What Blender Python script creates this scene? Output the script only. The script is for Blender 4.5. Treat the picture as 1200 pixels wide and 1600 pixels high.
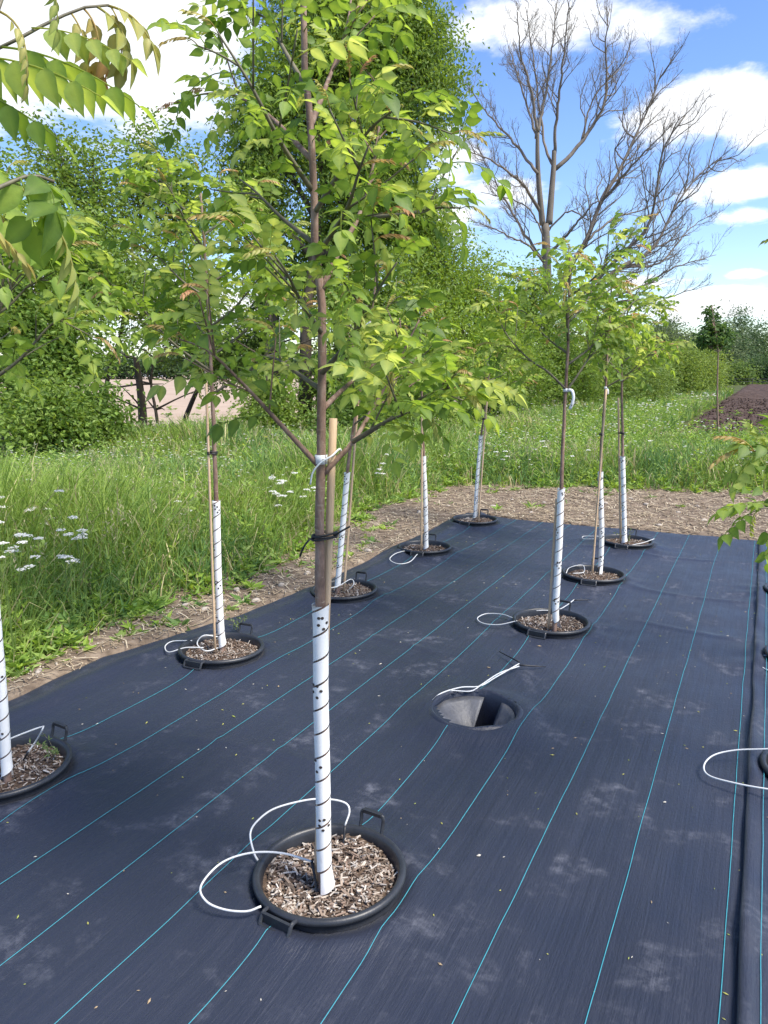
import bpy, math, random
import numpy as np
from mathutils import Matrix, Vector

for o in list(bpy.data.objects): bpy.data.objects.remove(o)
scene = bpy.context.scene
col = scene.collection
rng = np.random.default_rng(7)
random.seed(7)

# ------------------------------------------------------------------ camera
F = 1180.0; CAMH = 1.7                       # focal length in photo pixels (1200x1600), eye height in metres
PITCH = math.atan(220 / F); YAW = math.atan(600 * math.cos(PITCH) / F)
FW = np.array([-math.sin(YAW) * math.cos(PITCH), math.cos(YAW) * math.cos(PITCH), -math.sin(PITCH)])
RT = np.array([math.cos(YAW), math.sin(YAW), 0.0]); UP = np.cross(RT, FW)
CAM = np.array([0, 0, CAMH])
cd = bpy.data.cameras.new('camera'); cam = bpy.data.objects.new('camera', cd); col.objects.link(cam)
cd.sensor_fit = 'VERTICAL'; cd.angle = 2 * math.atan(800 / F); cd.clip_end = 3000; cd.clip_start = .02
M = Matrix.Identity(4)
for i in range(3):
    M[i][0] = RT[i]; M[i][1] = UP[i]; M[i][2] = -FW[i]; M[i][3] = CAM[i]
cam.matrix_world = M
scene.camera = cam
scene.render.resolution_x = 768; scene.render.resolution_y = 1024

# ------------------------------------------------------------------ sun, sky, exposure
SUN_AZ, SUN_EL = math.radians(95), math.radians(56)          # azimuth clockwise from +Y
sv = Vector((math.sin(SUN_AZ) * math.cos(SUN_EL), math.cos(SUN_AZ) * math.cos(SUN_EL), math.sin(SUN_EL)))
sl = bpy.data.lights.new('sun', 'SUN'); sl.energy = 2.45; sl.angle = math.radians(20); sl.color = (1.0, .94, .84)
so = bpy.data.objects.new('sun', sl); col.objects.link(so); so.location = sv * 60
so.rotation_euler = sv.to_track_quat('Z', 'Y').to_euler()
vs = scene.view_settings
vs.view_transform = 'Standard'; vs.look = 'None'; vs.gamma = 1; vs.use_curve_mapping = False; vs.exposure = 1.5

def ray(px, py): return FW + RT * ((px - 600) / F) - UP * ((py - 800) / F)
def at_z(px, py, z=0.0):
    d = ray(px, py); return CAM + d * ((z - CAMH) / d[2])
def at_d(px, py, depth): return CAM + ray(px, py) * depth
def proj(p):
    v = np.asarray(p, float) - CAM; z = v @ FW
    return 600 + F * (v @ RT) / z, 800 - F * (v @ UP) / z, z

world = bpy.data.worlds.new('World'); scene.world = world; world.use_nodes = True
wt = world.node_tree; wt.nodes.clear()
def wn(t, **k):
    n = wt.nodes.new(t)
    for a, b in k.items(): setattr(n, a, b)
    return n
def wlink(a, b): wt.links.new(a, b)
def wm(op, a, b=None, c=None, clamp=False):
    n = wn('ShaderNodeMath', operation=op, use_clamp=clamp)
    for i, v in enumerate((a, b, c)):
        if v is None: continue
        if isinstance(v, (int, float)): n.inputs[i].default_value = v
        else: wlink(v, n.inputs[i])
    return n.outputs[0]
def wdot(v, c):
    n = wn('ShaderNodeVectorMath', operation='DOT_PRODUCT'); wlink(v, n.inputs[0]); n.inputs[1].default_value = tuple(c)
    return n.outputs['Value']
tc = wn('ShaderNodeTexCoord'); D = tc.outputs['Generated']
sky = wn('ShaderNodeTexSky', sky_type='NISHITA', sun_disc=False, sun_elevation=SUN_EL, sun_rotation=SUN_AZ)
sky.air_density = 1.0; sky.dust_density = .6; sky.ozone_density = 2.0
# clouds: a flat layer seen in perspective, noise in every direction, denser where the photo shows its cumulus
sep = wn('ShaderNodeSeparateXYZ'); wlink(D, sep.inputs[0])
zz = wm('ADD', wm('MAXIMUM', sep.outputs[2], 0.0), .16)
comb = wn('ShaderNodeCombineXYZ')
wlink(wm('DIVIDE', sep.outputs[0], zz), comb.inputs[0]); wlink(wm('DIVIDE', sep.outputs[1], zz), comb.inputs[1])
def wnoise(scale, detail, rough, off):
    mp = wn('ShaderNodeMapping'); mp.inputs['Location'].default_value = off; wlink(comb.outputs[0], mp.inputs[0])
    n = wn('ShaderNodeTexNoise'); n.inputs['Scale'].default_value = scale; n.inputs['Detail'].default_value = detail
    n.inputs['Roughness'].default_value = rough; n.inputs['Distortion'].default_value = .25
    wlink(mp.outputs[0], n.inputs['Vector']); return n.outputs['Fac']
big = wnoise(1.1, 3, .5, (3.1, 1.7, 0)); fine = wnoise(4.2, 9, .62, (0.3, 5.2, 0)); wisp = wnoise(13, 6, .6, (2, 2, 1))
blobs = [(120, 40, 300, 120, 1.15), (330, 90, 90, 70, .8), (800, 35, 190, 50, .95), (1010, 40, 90, 40, .85), (1100, 165, 95, 40, 1.2), (1190, 180, 70, 34, 1.0),
         (1165, 292, 75, 20, 1.0), (1170, 338, 60, 14, .8), (1090, 305, 45, 22, .6), (720, 250, 70, 60, .75), (770, 300, 90, 40, .7), (700, 330, 90, 60, .7),
         (1165, 427, 30, 10, .9), (1100, 418, 34, 10, .6), (1120, 480, 150, 30, 1.0), (1000, 440, 90, 20, .7), (850, 90, 80, 60, .5), (200, 480, 330, 90, .95), (560, 480, 200, 80, .6)]
tot = None
for (bx_, by_, rx_, ry_, w_) in blobs:
    c = ray(bx_, by_); c = c / np.linalg.norm(c)
    r = np.cross(c, [0, 0, 1]); r /= np.linalg.norm(r); u = np.cross(r, c)
    k = F / math.sqrt(1 + ((bx_ - 600) ** 2 + (by_ - 800) ** 2) / F ** 2) 
    a = wm('POWER', wm('MULTIPLY', wdot(D, r), k * 1.15 / rx_), 2.0); b = wm('POWER', wm('MULTIPLY', wdot(D, u), k * 1.15 / ry_), 2.0)
    front = wm('GREATER_THAN', wdot(D, c), .3)
    g = wm('MULTIPLY', wm('MULTIPLY', wm('POWER', 2.718, wm('MULTIPLY', wm('ADD', a, b), -1.0)), w_), front)
    tot = g if tot is None else wm('MAXIMUM', tot, g)
dens = wm('ADD', wm('MULTIPLY', big, .42), wm('MULTIPLY', fine, .55))
dens = wm('ADD', dens, wm('MULTIPLY', wisp, .16))
dens = wm('ADD', dens, wm('MULTIPLY', tot, .44))
mr = wn('ShaderNodeMapRange', interpolation_type='SMOOTHSTEP'); wlink(dens, mr.inputs[0])
mr.inputs[1].default_value = .74; mr.inputs[2].default_value = .92
cl = wn('ShaderNodeMapRange'); wlink(wm('ADD', dens, wm('MULTIPLY', wisp, .25)), cl.inputs[0])
cl.inputs[1].default_value = .8; cl.inputs[2].default_value = 1.25
ccol = wn('ShaderNodeMix', data_type='RGBA'); wlink(cl.outputs[0], ccol.inputs[0])
ccol.inputs[6].default_value = (5.4, 5.5, 5.6, 1); ccol.inputs[7].default_value = (4.4, 4.5, 4.7, 1)
hs = wn('ShaderNodeHueSaturation'); hs.inputs['Saturation'].default_value = 1.2; hs.inputs['Hue'].default_value = .512; wlink(sky.outputs[0], hs.inputs['Color'])
mx = wn('ShaderNodeMix', data_type='RGBA'); wlink(mr.outputs[0], mx.inputs[0]); wlink(hs.outputs[0], mx.inputs[6]); wlink(ccol.outputs[2], mx.inputs[7])
bg = wn('ShaderNodeBackground'); bg.inputs[1].default_value = .092; wlink(mx.outputs[2], bg.inputs[0])
ow = wn('ShaderNodeOutputWorld'); wlink(bg.outputs[0], ow.inputs[0])

# ------------------------------------------------------------------ helpers
class MB:
    """collects vertices / faces (tris and quads) with an optional colour per vertex"""
    def __init__(s): s.v = []; s.t = []; s.q = []; s.c = []; s.n = 0
    def add(s, v, tris=None, quads=None, colr=None):
        v = np.asarray(v, float).reshape(-1, 3)
        if tris is not None and len(tris): s.t.append(np.asarray(tris, np.int64).reshape(-1, 3) + s.n)
        if quads is not None and len(quads): s.q.append(np.asarray(quads, np.int64).reshape(-1, 4) + s.n)
        s.v.append(v); s.n += len(v)
        if colr is not None:
            colr = np.asarray(colr, float)
            if colr.ndim == 1: colr = np.tile(colr, (len(v), 1))
            s.c.append(colr)
        return s
    def mesh(s, name, mat=None, smooth=True):
        me = bpy.data.meshes.new(name)
        v = np.concatenate(s.v) if s.v else np.zeros((0, 3))
        t = np.concatenate(s.t) if s.t else np.zeros((0, 3), np.int64); q = np.concatenate(s.q) if s.q else np.zeros((0, 4), np.int64)
        me.vertices.add(len(v)); me.vertices.foreach_set('co', v.astype(np.float32).ravel())
        loops = np.concatenate([t.ravel(), q.ravel()]).astype(np.int32)
        me.loops.add(len(loops)); me.loops.foreach_set('vertex_index', loops)
        n = len(t) + len(q); me.polygons.add(n)
        st = np.concatenate([np.arange(len(t)) * 3, len(t) * 3 + np.arange(len(q)) * 4]).astype(np.int32)
        me.polygons.foreach_set('loop_start', st)
        me.polygons.foreach_set('use_smooth', np.full(n, smooth, bool))
        me.update(calc_edges=True); me.validate()
        if s.c:
            cc = np.concatenate(s.c); a = me.color_attributes.new('Col', 'FLOAT_COLOR', 'POINT')
            a.data.foreach_set('color', np.hstack([cc[:, :3], np.ones((len(cc), 1))]).astype(np.float32).ravel())
        if mat is not None: me.materials.append(mat)
        return me
    def obj(s, name, mat=None, parent=None, smooth=True, **tags):
        return link(name, s.mesh(name, mat, smooth), parent, **tags)

def link(name, me, parent=None, label=None, category=None, group=None, kind=None, loc=None, matrix=None):
    o = bpy.data.objects.new(name, me); col.objects.link(o)
    if loc is not None: o.location = loc
    if matrix is not None: o.matrix_basis = matrix
    if parent is not None:
        o.parent = parent
        if me is not None and loc is None and matrix is None: o.matrix_parent_inverse = Matrix.Translation(-Vector(parent.location))
    for k, v in (('label', label), ('category', category), ('group', group), ('kind', kind)):
        if v: o[k] = v
    return o
def thing(name, loc, label, category, group=None):
    e = link(name, None, None, label, category, group, loc=tuple(float(x) for x in loc)); e.empty_display_size = .05
    return e

def frames(P):
    P = np.asarray(P, float); n = len(P)
    T = np.gradient(P, axis=0); T /= np.maximum(np.linalg.norm(T, axis=1, keepdims=True), 1e-9)
    N = np.zeros_like(P); a = np.array([1., 0, 0]) if abs(T[0][0]) < .8 else np.array([0, 1., 0])
    N[0] = a - T[0] * (a @ T[0]); N[0] /= np.linalg.norm(N[0])
    for i in range(1, n):
        w = N[i - 1] - T[i] * (N[i - 1] @ T[i]); N[i] = w / max(np.linalg.norm(w), 1e-9)
    return T, N, np.cross(T, N)
def tube(mb, P, R, k=8, colr=None, cap=True):
    P = np.asarray(P, float); n = len(P); R = np.broadcast_to(np.asarray(R, float), (n,))
    T, N, B = frames(P); an = np.arange(k) * 2 * math.pi / k
    V = P[:, None] + R[:, None, None] * (np.cos(an)[None, :, None] * N[:, None] + np.sin(an)[None, :, None] * B[:, None])
    i, j = np.meshgrid(np.arange(n - 1), np.arange(k), indexing='ij'); i = i.ravel(); j = j.ravel(); j2 = (j + 1) % k
    q = np.stack([i * k + j, i * k + j2, (i + 1) * k + j2, (i + 1) * k + j], 1)
    V = V.reshape(-1, 3); t = []
    if cap:
        V = np.vstack([V, P[0], P[-1]]); a, b = n * k, n * k + 1
        t = [(a, (m + 1) % k, m) for m in range(k)] + [(b, (n - 1) * k + m, (n - 1) * k + (m + 1) % k) for m in range(k)]
    mb.add(V, t, q, colr)
def spline(P, n):
    """Catmull-Rom through the points"""
    P = np.asarray(P, float)
    if len(P) < 3:
        s = np.linspace(0, 1, n)[:, None]; return P[0] * (1 - s) + P[-1] * s
    Q = np.vstack([2 * P[0] - P[1], P, 2 * P[-1] - P[-2]]); out = []
    L = np.concatenate([[0], np.cumsum(np.linalg.norm(np.diff(P, axis=0), axis=1))])
    for s in np.linspace(0, L[-1], n):
        i = min(np.searchsorted(L, s, 'right') - 1, len(P) - 2); t = (s - L[i]) / max(L[i + 1] - L[i], 1e-9)
        a, b, c, d = Q[i:i + 4]
        out.append(.5 * (2 * b + (c - a) * t + (2 * a - 5 * b + 4 * c - d) * t * t + (3 * b - a - 3 * c + d) * t ** 3))
    return np.array(out)
def box(mb, c, s, rot=None, colr=None):
    v = np.array([[x, y, z] for x in (-.5, .5) for y in (-.5, .5) for z in (-.5, .5)]) * np.asarray(s)
    if rot is not None: v = v @ np.asarray(rot).T
    mb.add(v + np.asarray(c), None, [(0, 1, 3, 2), (4, 6, 7, 5), (0, 4, 5, 1), (2, 3, 7, 6), (0, 2, 6, 4), (1, 5, 7, 3)], colr)
def rotz(a): c, s = math.cos(a), math.sin(a); return np.array([[c, -s, 0], [s, c, 0], [0, 0, 1]])
_tab = np.random.default_rng(3).random((256, 256))
def vnoise(x, y):
    xi = np.floor(x).astype(int); yi = np.floor(y).astype(int); fx = x - xi; fy = y - yi
    fx = fx * fx * (3 - 2 * fx); fy = fy * fy * (3 - 2 * fy); g = lambda a, b: _tab[a % 256, b % 256]
    return (g(xi, yi) * (1 - fx) + g(xi + 1, yi) * fx) * (1 - fy) + (g(xi, yi + 1) * (1 - fx) + g(xi + 1, yi + 1) * fx) * fy
def fbm(x, y, o=4):
    s = 0; a = .5
    for k in range(o): s = s + a * (vnoise(x + 17 * k, y + 31 * k) - .5); x = x * 2; y = y * 2; a *= .5
    return s
def sst(a, b, x): t = np.clip((x - a) / (b - a), 0, 1); return t * t * (3 - 2 * t)
def grid(mb, X, Y, Z, keep=None):
    n, m = X.shape; i, j = np.meshgrid(np.arange(n - 1), np.arange(m - 1), indexing='ij'); i = i.ravel(); j = j.ravel()
    q = np.stack([i * m + j, (i + 1) * m + j, (i + 1) * m + j + 1, i * m + j + 1], 1)
    if keep is not None: q = q[keep.ravel()]
    mb.add(np.stack([X, Y, Z], -1).reshape(-1, 3), None, q)

# ------------------------------------------------------------------ materials
def newmat(name):
    m = bpy.data.materials.new(name); m.use_nodes = True; nt = m.node_tree; nt.nodes.clear()
    out = nt.nodes.new('ShaderNodeOutputMaterial'); p = nt.nodes.new('ShaderNodeBsdfPrincipled'); nt.links.new(p.outputs[0], out.inputs[0])
    return m, nt, p, out
def tex_noise(nt, scale, detail=4, rough=.55, stretch=None, coord='Object', dist=0):
    t = nt.nodes.new('ShaderNodeTexCoord'); s = t.outputs[coord]
    if stretch is not None:
        mp = nt.nodes.new('ShaderNodeMapping'); mp.inputs['Scale'].default_value = stretch; nt.links.new(s, mp.inputs[0]); s = mp.outputs[0]
    n = nt.nodes.new('ShaderNodeTexNoise'); n.inputs['Scale'].default_value = scale; n.inputs['Detail'].default_value = detail
    n.inputs['Roughness'].default_value = rough; n.inputs['Distortion'].default_value = dist; nt.links.new(s, n.inputs['Vector']); return n.outputs['Fac']
def ramp(nt, fac, stops):
    r = nt.nodes.new('ShaderNodeValToRGB'); nt.links.new(fac, r.inputs[0]); e = r.color_ramp.elements
    while len(e) < len(stops): e.new(.5)
    for i, (p, c) in enumerate(stops): e[i].position = p; e[i].color = (*c, 1)
    return r.outputs[0]
def mixc(nt, fac, a, b, mode='MIX'):
    m = nt.nodes.new('ShaderNodeMix'); m.data_type = 'RGBA'; m.blend_type = mode
    for i, v in ((0, fac), (6, a), (7, b)):
        if isinstance(v, (int, float)): m.inputs[i].default_value = v
        elif isinstance(v, tuple): m.inputs[i].default_value = (*v, 1)
        else: nt.links.new(v, m.inputs[i])
    return m.outputs[2]
def bump(nt, p, h, strength, dist=.01):
    b = nt.nodes.new('ShaderNodeBump'); b.inputs['Strength'].default_value = strength; b.inputs['Distance'].default_value = dist
    nt.links.new(h, b.inputs['Height']); nt.links.new(b.outputs[0], p.inputs['Normal']); return b
def simple(name, stops, scale=20, rough=.6, stretch=None, bmp=0, bscale=None, spec=.5, coord='Object'):
    m, nt, p, o = newmat(name); n = tex_noise(nt, scale, 5, .6, stretch, coord)
    nt.links.new(ramp(nt, n, stops), p.inputs['Base Color']); p.inputs['Roughness'].default_value = rough; p.inputs['Specular IOR Level'].default_value = spec
    if bmp: bump(nt, p, tex_noise(nt, bscale or scale * 3, 5, .6, stretch, coord), bmp)
    return m
def leafmat(name, base=None, attr=True, trans=.45, rough=.5, objrand=None, spec=.4, veins=False):
    """leaf: diffuse + light through it; colour from the Col attribute or spread by object"""
    m, nt, p, out = newmat(name)
    if attr:
        a = nt.nodes.new('ShaderNodeAttribute'); a.attribute_name = 'Col'; c = a.outputs['Color']
    else:
        oi = nt.nodes.new('ShaderNodeObjectInfo'); c = ramp(nt, oi.outputs['Random'], base)
        n = tex_noise(nt, 30, 3, .5); c = mixc(nt, .35, c, mixc(nt, n, (.35, .4, .3), (1.5, 1.5, 1.3)), 'MULTIPLY'); va = nt.nodes.new('ShaderNodeAttribute'); va.attribute_name = 'Col'; c = mixc(nt, 1.0, c, va.outputs['Color'], 'MULTIPLY')
    nt.links.new(c, p.inputs['Base Color']); p.inputs['Roughness'].default_value = rough; p.inputs['Specular IOR Level'].default_value = spec
    tr = nt.nodes.new('ShaderNodeBsdfTranslucent')
    hs = nt.nodes.new('ShaderNodeHueSaturation'); hs.inputs['Hue'].default_value = .485; hs.inputs['Saturation'].default_value = 1.1; hs.inputs['Value'].default_value = 1.5
    nt.links.new(c, hs.inputs['Color']); nt.links.new(hs.outputs[0], tr.inputs[0])
    ms = nt.nodes.new('ShaderNodeMixShader'); ms.inputs[0].default_value = trans
    nt.links.new(p.outputs[0], ms.inputs[1]); nt.links.new(tr.outputs[0], ms.inputs[2]); nt.links.new(ms.outputs[0], out.inputs[0])
    if veins:
        bump(nt, p, tex_noise(nt, 90, 4, .6, (1, 1, 1)), .35, .003)
    return m

MAT = {}
MAT['soil'] = simple('dry_soil', [(.3, (.09, .066, .046)), (.5, (.175, .132, .094)), (.72, (.29, .23, .17))], 9, .95, bmp=.6, bscale=45, spec=.15)
MAT['ground'] = simple('verge_soil', [(.3, (.05, .055, .022)), (.6, (.085, .10, .035)), (.8, (.13, .12, .06))], 1.3, .95, bmp=.5, bscale=20, spec=.1)
MAT['field'] = simple('bare_field', [(.3, (.36, .27, .20)), (.7, (.45, .35, .26))], .35, .95, bmp=.4, bscale=3, spec=.1)
MAT['plough'] = simple('ploughed_soil', [(.3, (.045, .03, .024)), (.55, (.085, .058, .046)), (.8, (.14, .10, .08))], 1.7, .95, bmp=.8, bscale=9, spec=.1)
MAT['white_plastic'] = simple('white_plastic', [(.3, (.80, .80, .79)), (.7, (.86, .86, .85))], 6, .42)
def guardmat():
    m, nt, p, o = newmat('guard_plastic'); n = tex_noise(nt, 9, 6, .65); n2 = tex_noise(nt, 45, 5, .7, (1, 1, .4))
    c = ramp(nt, n, [(.3, (.84, .82, .78)), (.7, (.90, .88, .84))]); c = mixc(nt, ramp(nt, n2, [(.60, (0, 0, 0)), (.78, (.55, .55, .55))]), c, (.52, .47, .40))
    nt.links.new(c, p.inputs['Base Color']); p.inputs['Roughness'].default_value = .45; bump(nt, p, n, .15, .004); return m
MAT['white_plastic'] = guardmat()
MAT['tubing'] = simple('white_tubing', [(.3, (.58, .58, .56)), (.7, (.68, .68, .66))], 9, .4)
MAT['pot'] = simple('black_pot_plastic', [(.3, (.018, .02, .024)), (.7, (.032, .034, .04))], 14, .42, bmp=.08, bscale=120)
MAT['black'] = simple('black_plastic', [(.3, (.012, .012, .014)), (.7, (.022, .022, .025))], 30, .5)
MAT['tie'] = simple('black_tie', [(.3, (.01, .01, .011)), (.7, (.02, .02, .022))], 30, .45)
MAT['stake'] = simple('stake_wood', [(.3, (.50, .34, .20)), (.6, (.62, .44, .28)), (.8, (.68, .52, .36))], 9, .7, (6, 6, .5), .25, 30)
MAT['tag'] = simple('white_tag', [(.3, (.74, .75, .78)), (.7, (.82, .82, .84))], 8, .45)
MAT['ink'] = simple('black_ink', [(.3, (.02, .02, .022)), (.7, (.03, .03, .03))], 8, .5)
MAT['hole'] = simple('vent_hole_dark', [(.3, (.03, .022, .018)), (.7, (.07, .05, .04))], 40, .9)
MAT['thread'] = simple('cyan_thread', [(.3, (.03, .21, .26)), (.7, (.05, .29, .35))], 40, .55)
MAT['mulch'] = simple('mulch_soil', [(.3, (.06, .042, .03)), (.55, (.13, .09, .065)), (.8, (.21, .155, .115))], 60, .95, bmp=.9, bscale=130, spec=.1)
MAT['stone'] = simple('field_stone', [(.3, (.32, .27, .22)), (.7, (.5, .44, .37))], 18, .9, bmp=.4)
MAT['flap'] = simple('sheen_lightened_flap', [(.3, (.055, .057, .063)), (.7, (.12, .122, .13))], 11, .5, bmp=.4, bscale=30)  # flap grey lightened in the colour to stand in for sheen
MAT['dark_fabric_in'] = simple('socket_liner', [(.3, (.02, .021, .024)), (.7, (.05, .052, .056))], 9, .5, bmp=.3, bscale=40)
def vcol(name, rough=.8, spec=.2):
    m, nt, p, o = newmat(name); a = nt.nodes.new('ShaderNodeAttribute'); a.attribute_name = 'Col'
    n = tex_noise(nt, 70, 4); c = mixc(nt, .5, a.outputs['Color'], mixc(nt, n, (.5, .5, .5), (1.45, 1.45, 1.45)), 'MULTIPLY')
    nt.links.new(c, p.inputs['Base Color']); p.inputs['Roughness'].default_value = rough; p.inputs['Specular IOR Level'].default_value = spec; return m
MAT['chips'] = vcol('wood_chips', .9)
MAT['bark_far'] = simple('hedge_bark', [(.3, (.05, .04, .03)), (.7, (.13, .105, .08))], 8, .9, (1, 1, .3), .6, 30, spec=.15)
MAT['bark_dead'] = simple('dead_bark', [(.3, (.13, .11, .09)), (.6, (.21, .18, .145)), (.8, (.29, .25, .20))], 3, .9, (1, 1, .25), .6, 14, spec=.15)
def barkmat():
    m, nt, p, o = newmat('sapling_bark')
    n = tex_noise(nt, 40, 6, .65, (1, 1, .35)); c = ramp(nt, n, [(.3, (.14, .088, .064)), (.52, (.26, .165, .122)), (.72, (.40, .29, .23))])
    l = tex_noise(nt, 55, 2, .5, (.5, .5, 2.2)); c = mixc(nt, ramp(nt, l, [(.62, (0, 0, 0)), (.7, (1, 1, 1))]), c, (.33, .25, .19))
    nt.links.new(c, p.inputs['Base Color']); p.inputs['Roughness'].default_value = .75; p.inputs['Specular IOR Level'].default_value = .3
    bump(nt, p, n, .6, .006); return m
MAT['bark'] = barkmat()
MAT['twig'] = simple('twig_bark', [(.3, (.09, .075, .05)), (.7, (.19, .17, .10))], 40, .6)
MAT['leaf_green'] = leafmat('sapling_leaf', [(0, (.10, .18, .036)), (.35, (.18, .295, .054)), (.7, (.255, .37, .075)), (1, (.36, .44, .13))], attr=False, trans=.54, veins=True)
MAT['leaf_young'] = leafmat('young_leaf', [(0, (.42, .28, .13)), (.3, (.36, .34, .11)), (.7, (.28, .35, .09)), (1, (.42, .25, .14))], attr=False, trans=.4)
MAT['crown'] = leafmat('hedge_leaf', trans=.4, rough=.55)
MAT['grass'] = leafmat('grass_blade', trans=.35, rough=.5, spec=.3)
MAT['green_stem'] = simple('green_stem', [(.3, (.09, .15, .03)), (.7, (.14, .2, .04))], 20, .6)
MAT['petal'] = leafmat('petal', trans=.3, rough=.7, spec=.2)

def fabricmat():
    m, nt, p, o = newmat('woven_fabric')
    cd1 = nt.nodes.new('ShaderNodeTexCoord')
    base = ramp(nt, tex_noise(nt, 1.1, 4, .55, (1, .5, 1)), [(.3, (.0135, .0165, .0285)), (.7, (.0225, .027, .0445))])
    # dust scuffs: patches with their own shape, and fine streaks along the weave
    d1 = tex_noise(nt, 3.4, 6, .6, (1, 1, 1), dist=.3); d2 = tex_noise(nt, 16, 7, .7, (1, 1.1, 1), dist=.2)
    pm = nt.nodes.new('ShaderNodeMath'); pm.operation = 'MULTIPLY'
    nt.links.new(ramp(nt, d1, [(.54, (0, 0, 0)), (.74, (1, 1, 1))]), pm.inputs[0]); nt.links.new(ramp(nt, d2, [(.45, (0, 0, 0)), (.75, (1, 1, 1))]), pm.inputs[1])
    st = tex_noise(nt, 3, 6, .65, (7, .45, 1), dist=.3)
    c = mixc(nt, ramp(nt, st, [(.45, (0, 0, 0)), (.8, (.22, .22, .22))]), base, (.045, .05, .068))
    c = mixc(nt, pm.outputs[0], c, (.17, .175, .205))
    nt.links.new(c, p.inputs['Base Color'])
    rr = ramp(nt, d1, [(.3, (.36, .36, .36)), (.7, (.58, .58, .58))]); nt.links.new(rr, p.inputs['Roughness'])
    p.inputs['Specular IOR Level'].default_value = .5
    p.inputs['Sheen Weight'].default_value = .06; p.inputs['Sheen Roughness'].default_value = .4
    w = tex_noise(nt, 4, 6, .65, (9, .3, 1), dist=.2); w2 = tex_noise(nt, 160, 2, .5, (1, .3, 1))
    ad = nt.nodes.new('ShaderNodeMath'); ad.operation = 'MULTIPLY_ADD'; nt.links.new(w2, ad.inputs[0]); ad.inputs[1].default_value = .25; nt.links.new(w, ad.inputs[2])
    bump(nt, p, ad.outputs[0], .6, .010); return m
MAT['fabric'] = fabricmat()

# ------------------------------------------------------------------ layout of the pots (metres, from the photo's ground plane)
PX_A, PX_B, PX_C = -2.80, -1.16, .36
POTS = dict(A0=(-2.74, 1.92), A1=(-2.81, 3.43), A2=(-2.76, 4.84), A3=(-2.78, 6.42), A4=(-2.82, 7.93),
            B0=(-1.16, .47), B1=(-1.17, 1.94), B3=(-1.16, 4.81), B4=(-1.15, 6.16), B5=(-1.11, 7.56),
            C1=(.36, 3.40), C2=(.37, 4.85), C3=(.36, 6.35))
HOLE = (-1.17, 3.35)

def edge_x(y): return np.interp(y, [-3, 0, 2.4, 3.1, 3.5, 4.2, 5.0, 5.8, 8.1, 9], [-3.45, -3.43, -3.46, -3.5, -3.38, -3.24, -3.14, -3.17, -3.2, -3.2]) + .05 * fbm(y * 2.2, y * 0 + 3, 3)
def far_y(x): return 8.46 + .10 * fbm(x * 2.5, x * 0 + 9, 3) + .12 * sst(-2.4, -2.9, x)
def fab_z(x, y):
    z = .008 + .017 * fbm(x * 1.6, y * .9, 4) + .0042 * fbm(x * 16, y * .8, 3) + .0025 * fbm(x * 40, y * 1.1, 2) * sst(1, 6, y)
    # the long ridge where the cloth dips off to the verge
    rd = x - edge_x(y); z = z + .055 * np.exp(-((rd - .24) / .08) ** 2) * (.5 + fbm(y * 1.1, y * 0 + 5, 2))
    for (yc, xa, xb) in ((5.2, -.75, .05), (6.05, -.9, .1), (7.3, -1.6, -.2), (2.55, -2.4, -1.5), (4.1, -2.3, -1.6)):
        z = z + .007 * np.exp(-((y - yc - .05 * np.sin(x * 4 + yc)) / .03) ** 2) * sst(xa, xa + .2, x) * sst(xb, xb - .15, x)
    for (px, py) in list(POTS.values()) + [HOLE]:
        r = np.hypot(x - px, y - py); th = np.arctan2(y - py, x - px)
        pk = 1 + .35 * np.sin(th * 9 + px * 7 + 2 * np.sin(th * 2 + py))
        z = z + .040 * np.exp(-np.clip(r - .22, 0, 9) ** 2 / .009) * (1 - .7 * sst(.30, .24, r) * (1 if (px, py) != HOLE else .15)) + .008 * pk * np.exp(-((r - .36) / .12) ** 2)
        if (px, py) != HOLE: z = z - .09 * sst(.235, .19, r)
    d = np.minimum(x - edge_x(y), far_y(x) - y)
    return z - .04 * sst(.06, 0, d)

# ------------------------------------------------------------------ setting: ground, dirt strip, field, ploughed strip
mb = MB()
xs = np.array([-900, -300, -120, -60, -30, -15, -8, -5, -3, -1.5, -.84, 0, 2, 5, 10, 30, 100, 300, 900.]); ys = np.array([-300, -60, -20, -5, 0, 3.02, 3.68, 8, 14, 25, 50, 100, 200, 400, 1200.])
X, Y = np.meshgrid(xs, ys, indexing='ij')
keep = ~((xs[:-1, None] == -1.5) & (ys[None, :-1] == 3.02))
grid(mb, X, Y, np.full_like(X, -.14), keep); mb.obj('ground', MAT['ground'], kind='structure')

xs = np.arange(-5.6, 4.2, .045); ys = np.arange(-2.5, 13.2, .045); X, Y = np.meshgrid(xs, ys, indexing='ij')
d = np.minimum(X - edge_x(Y), far_y(X) - Y)
Zd = .015 + .055 * fbm(X * 2.3, Y * 2.3, 5) + .03 * fbm(X * 11, Y * 11, 2)
Zd = Zd * (1 - sst(0, .12, d)) - .10 * sst(0, .14, d)
Zd = Zd - .13 * np.maximum(sst(-5.3, -5.6, X), np.maximum(sst(12.9, 13.2, Y), sst(3.9, 4.2, X)))
keep = ~((np.hypot(X - HOLE[0], Y - HOLE[1]) < .33)[:-1, :-1])
mb = MB(); grid(mb, X, Y, Zd, keep); mb.obj('dirt_strip', MAT['soil'], kind='structure')
def dirt_z(x, y):
    d = min(x - float(edge_x(np.array([y]))[0]), float(far_y(np.array([x]))[0]) - y)
    return float(.015 + .055 * fbm(np.array([x * 2.3]), np.array([y * 2.3]), 5)[0] + .02 * fbm(np.array([x * 11.]), np.array([y * 11.]), 2)[0])

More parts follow.
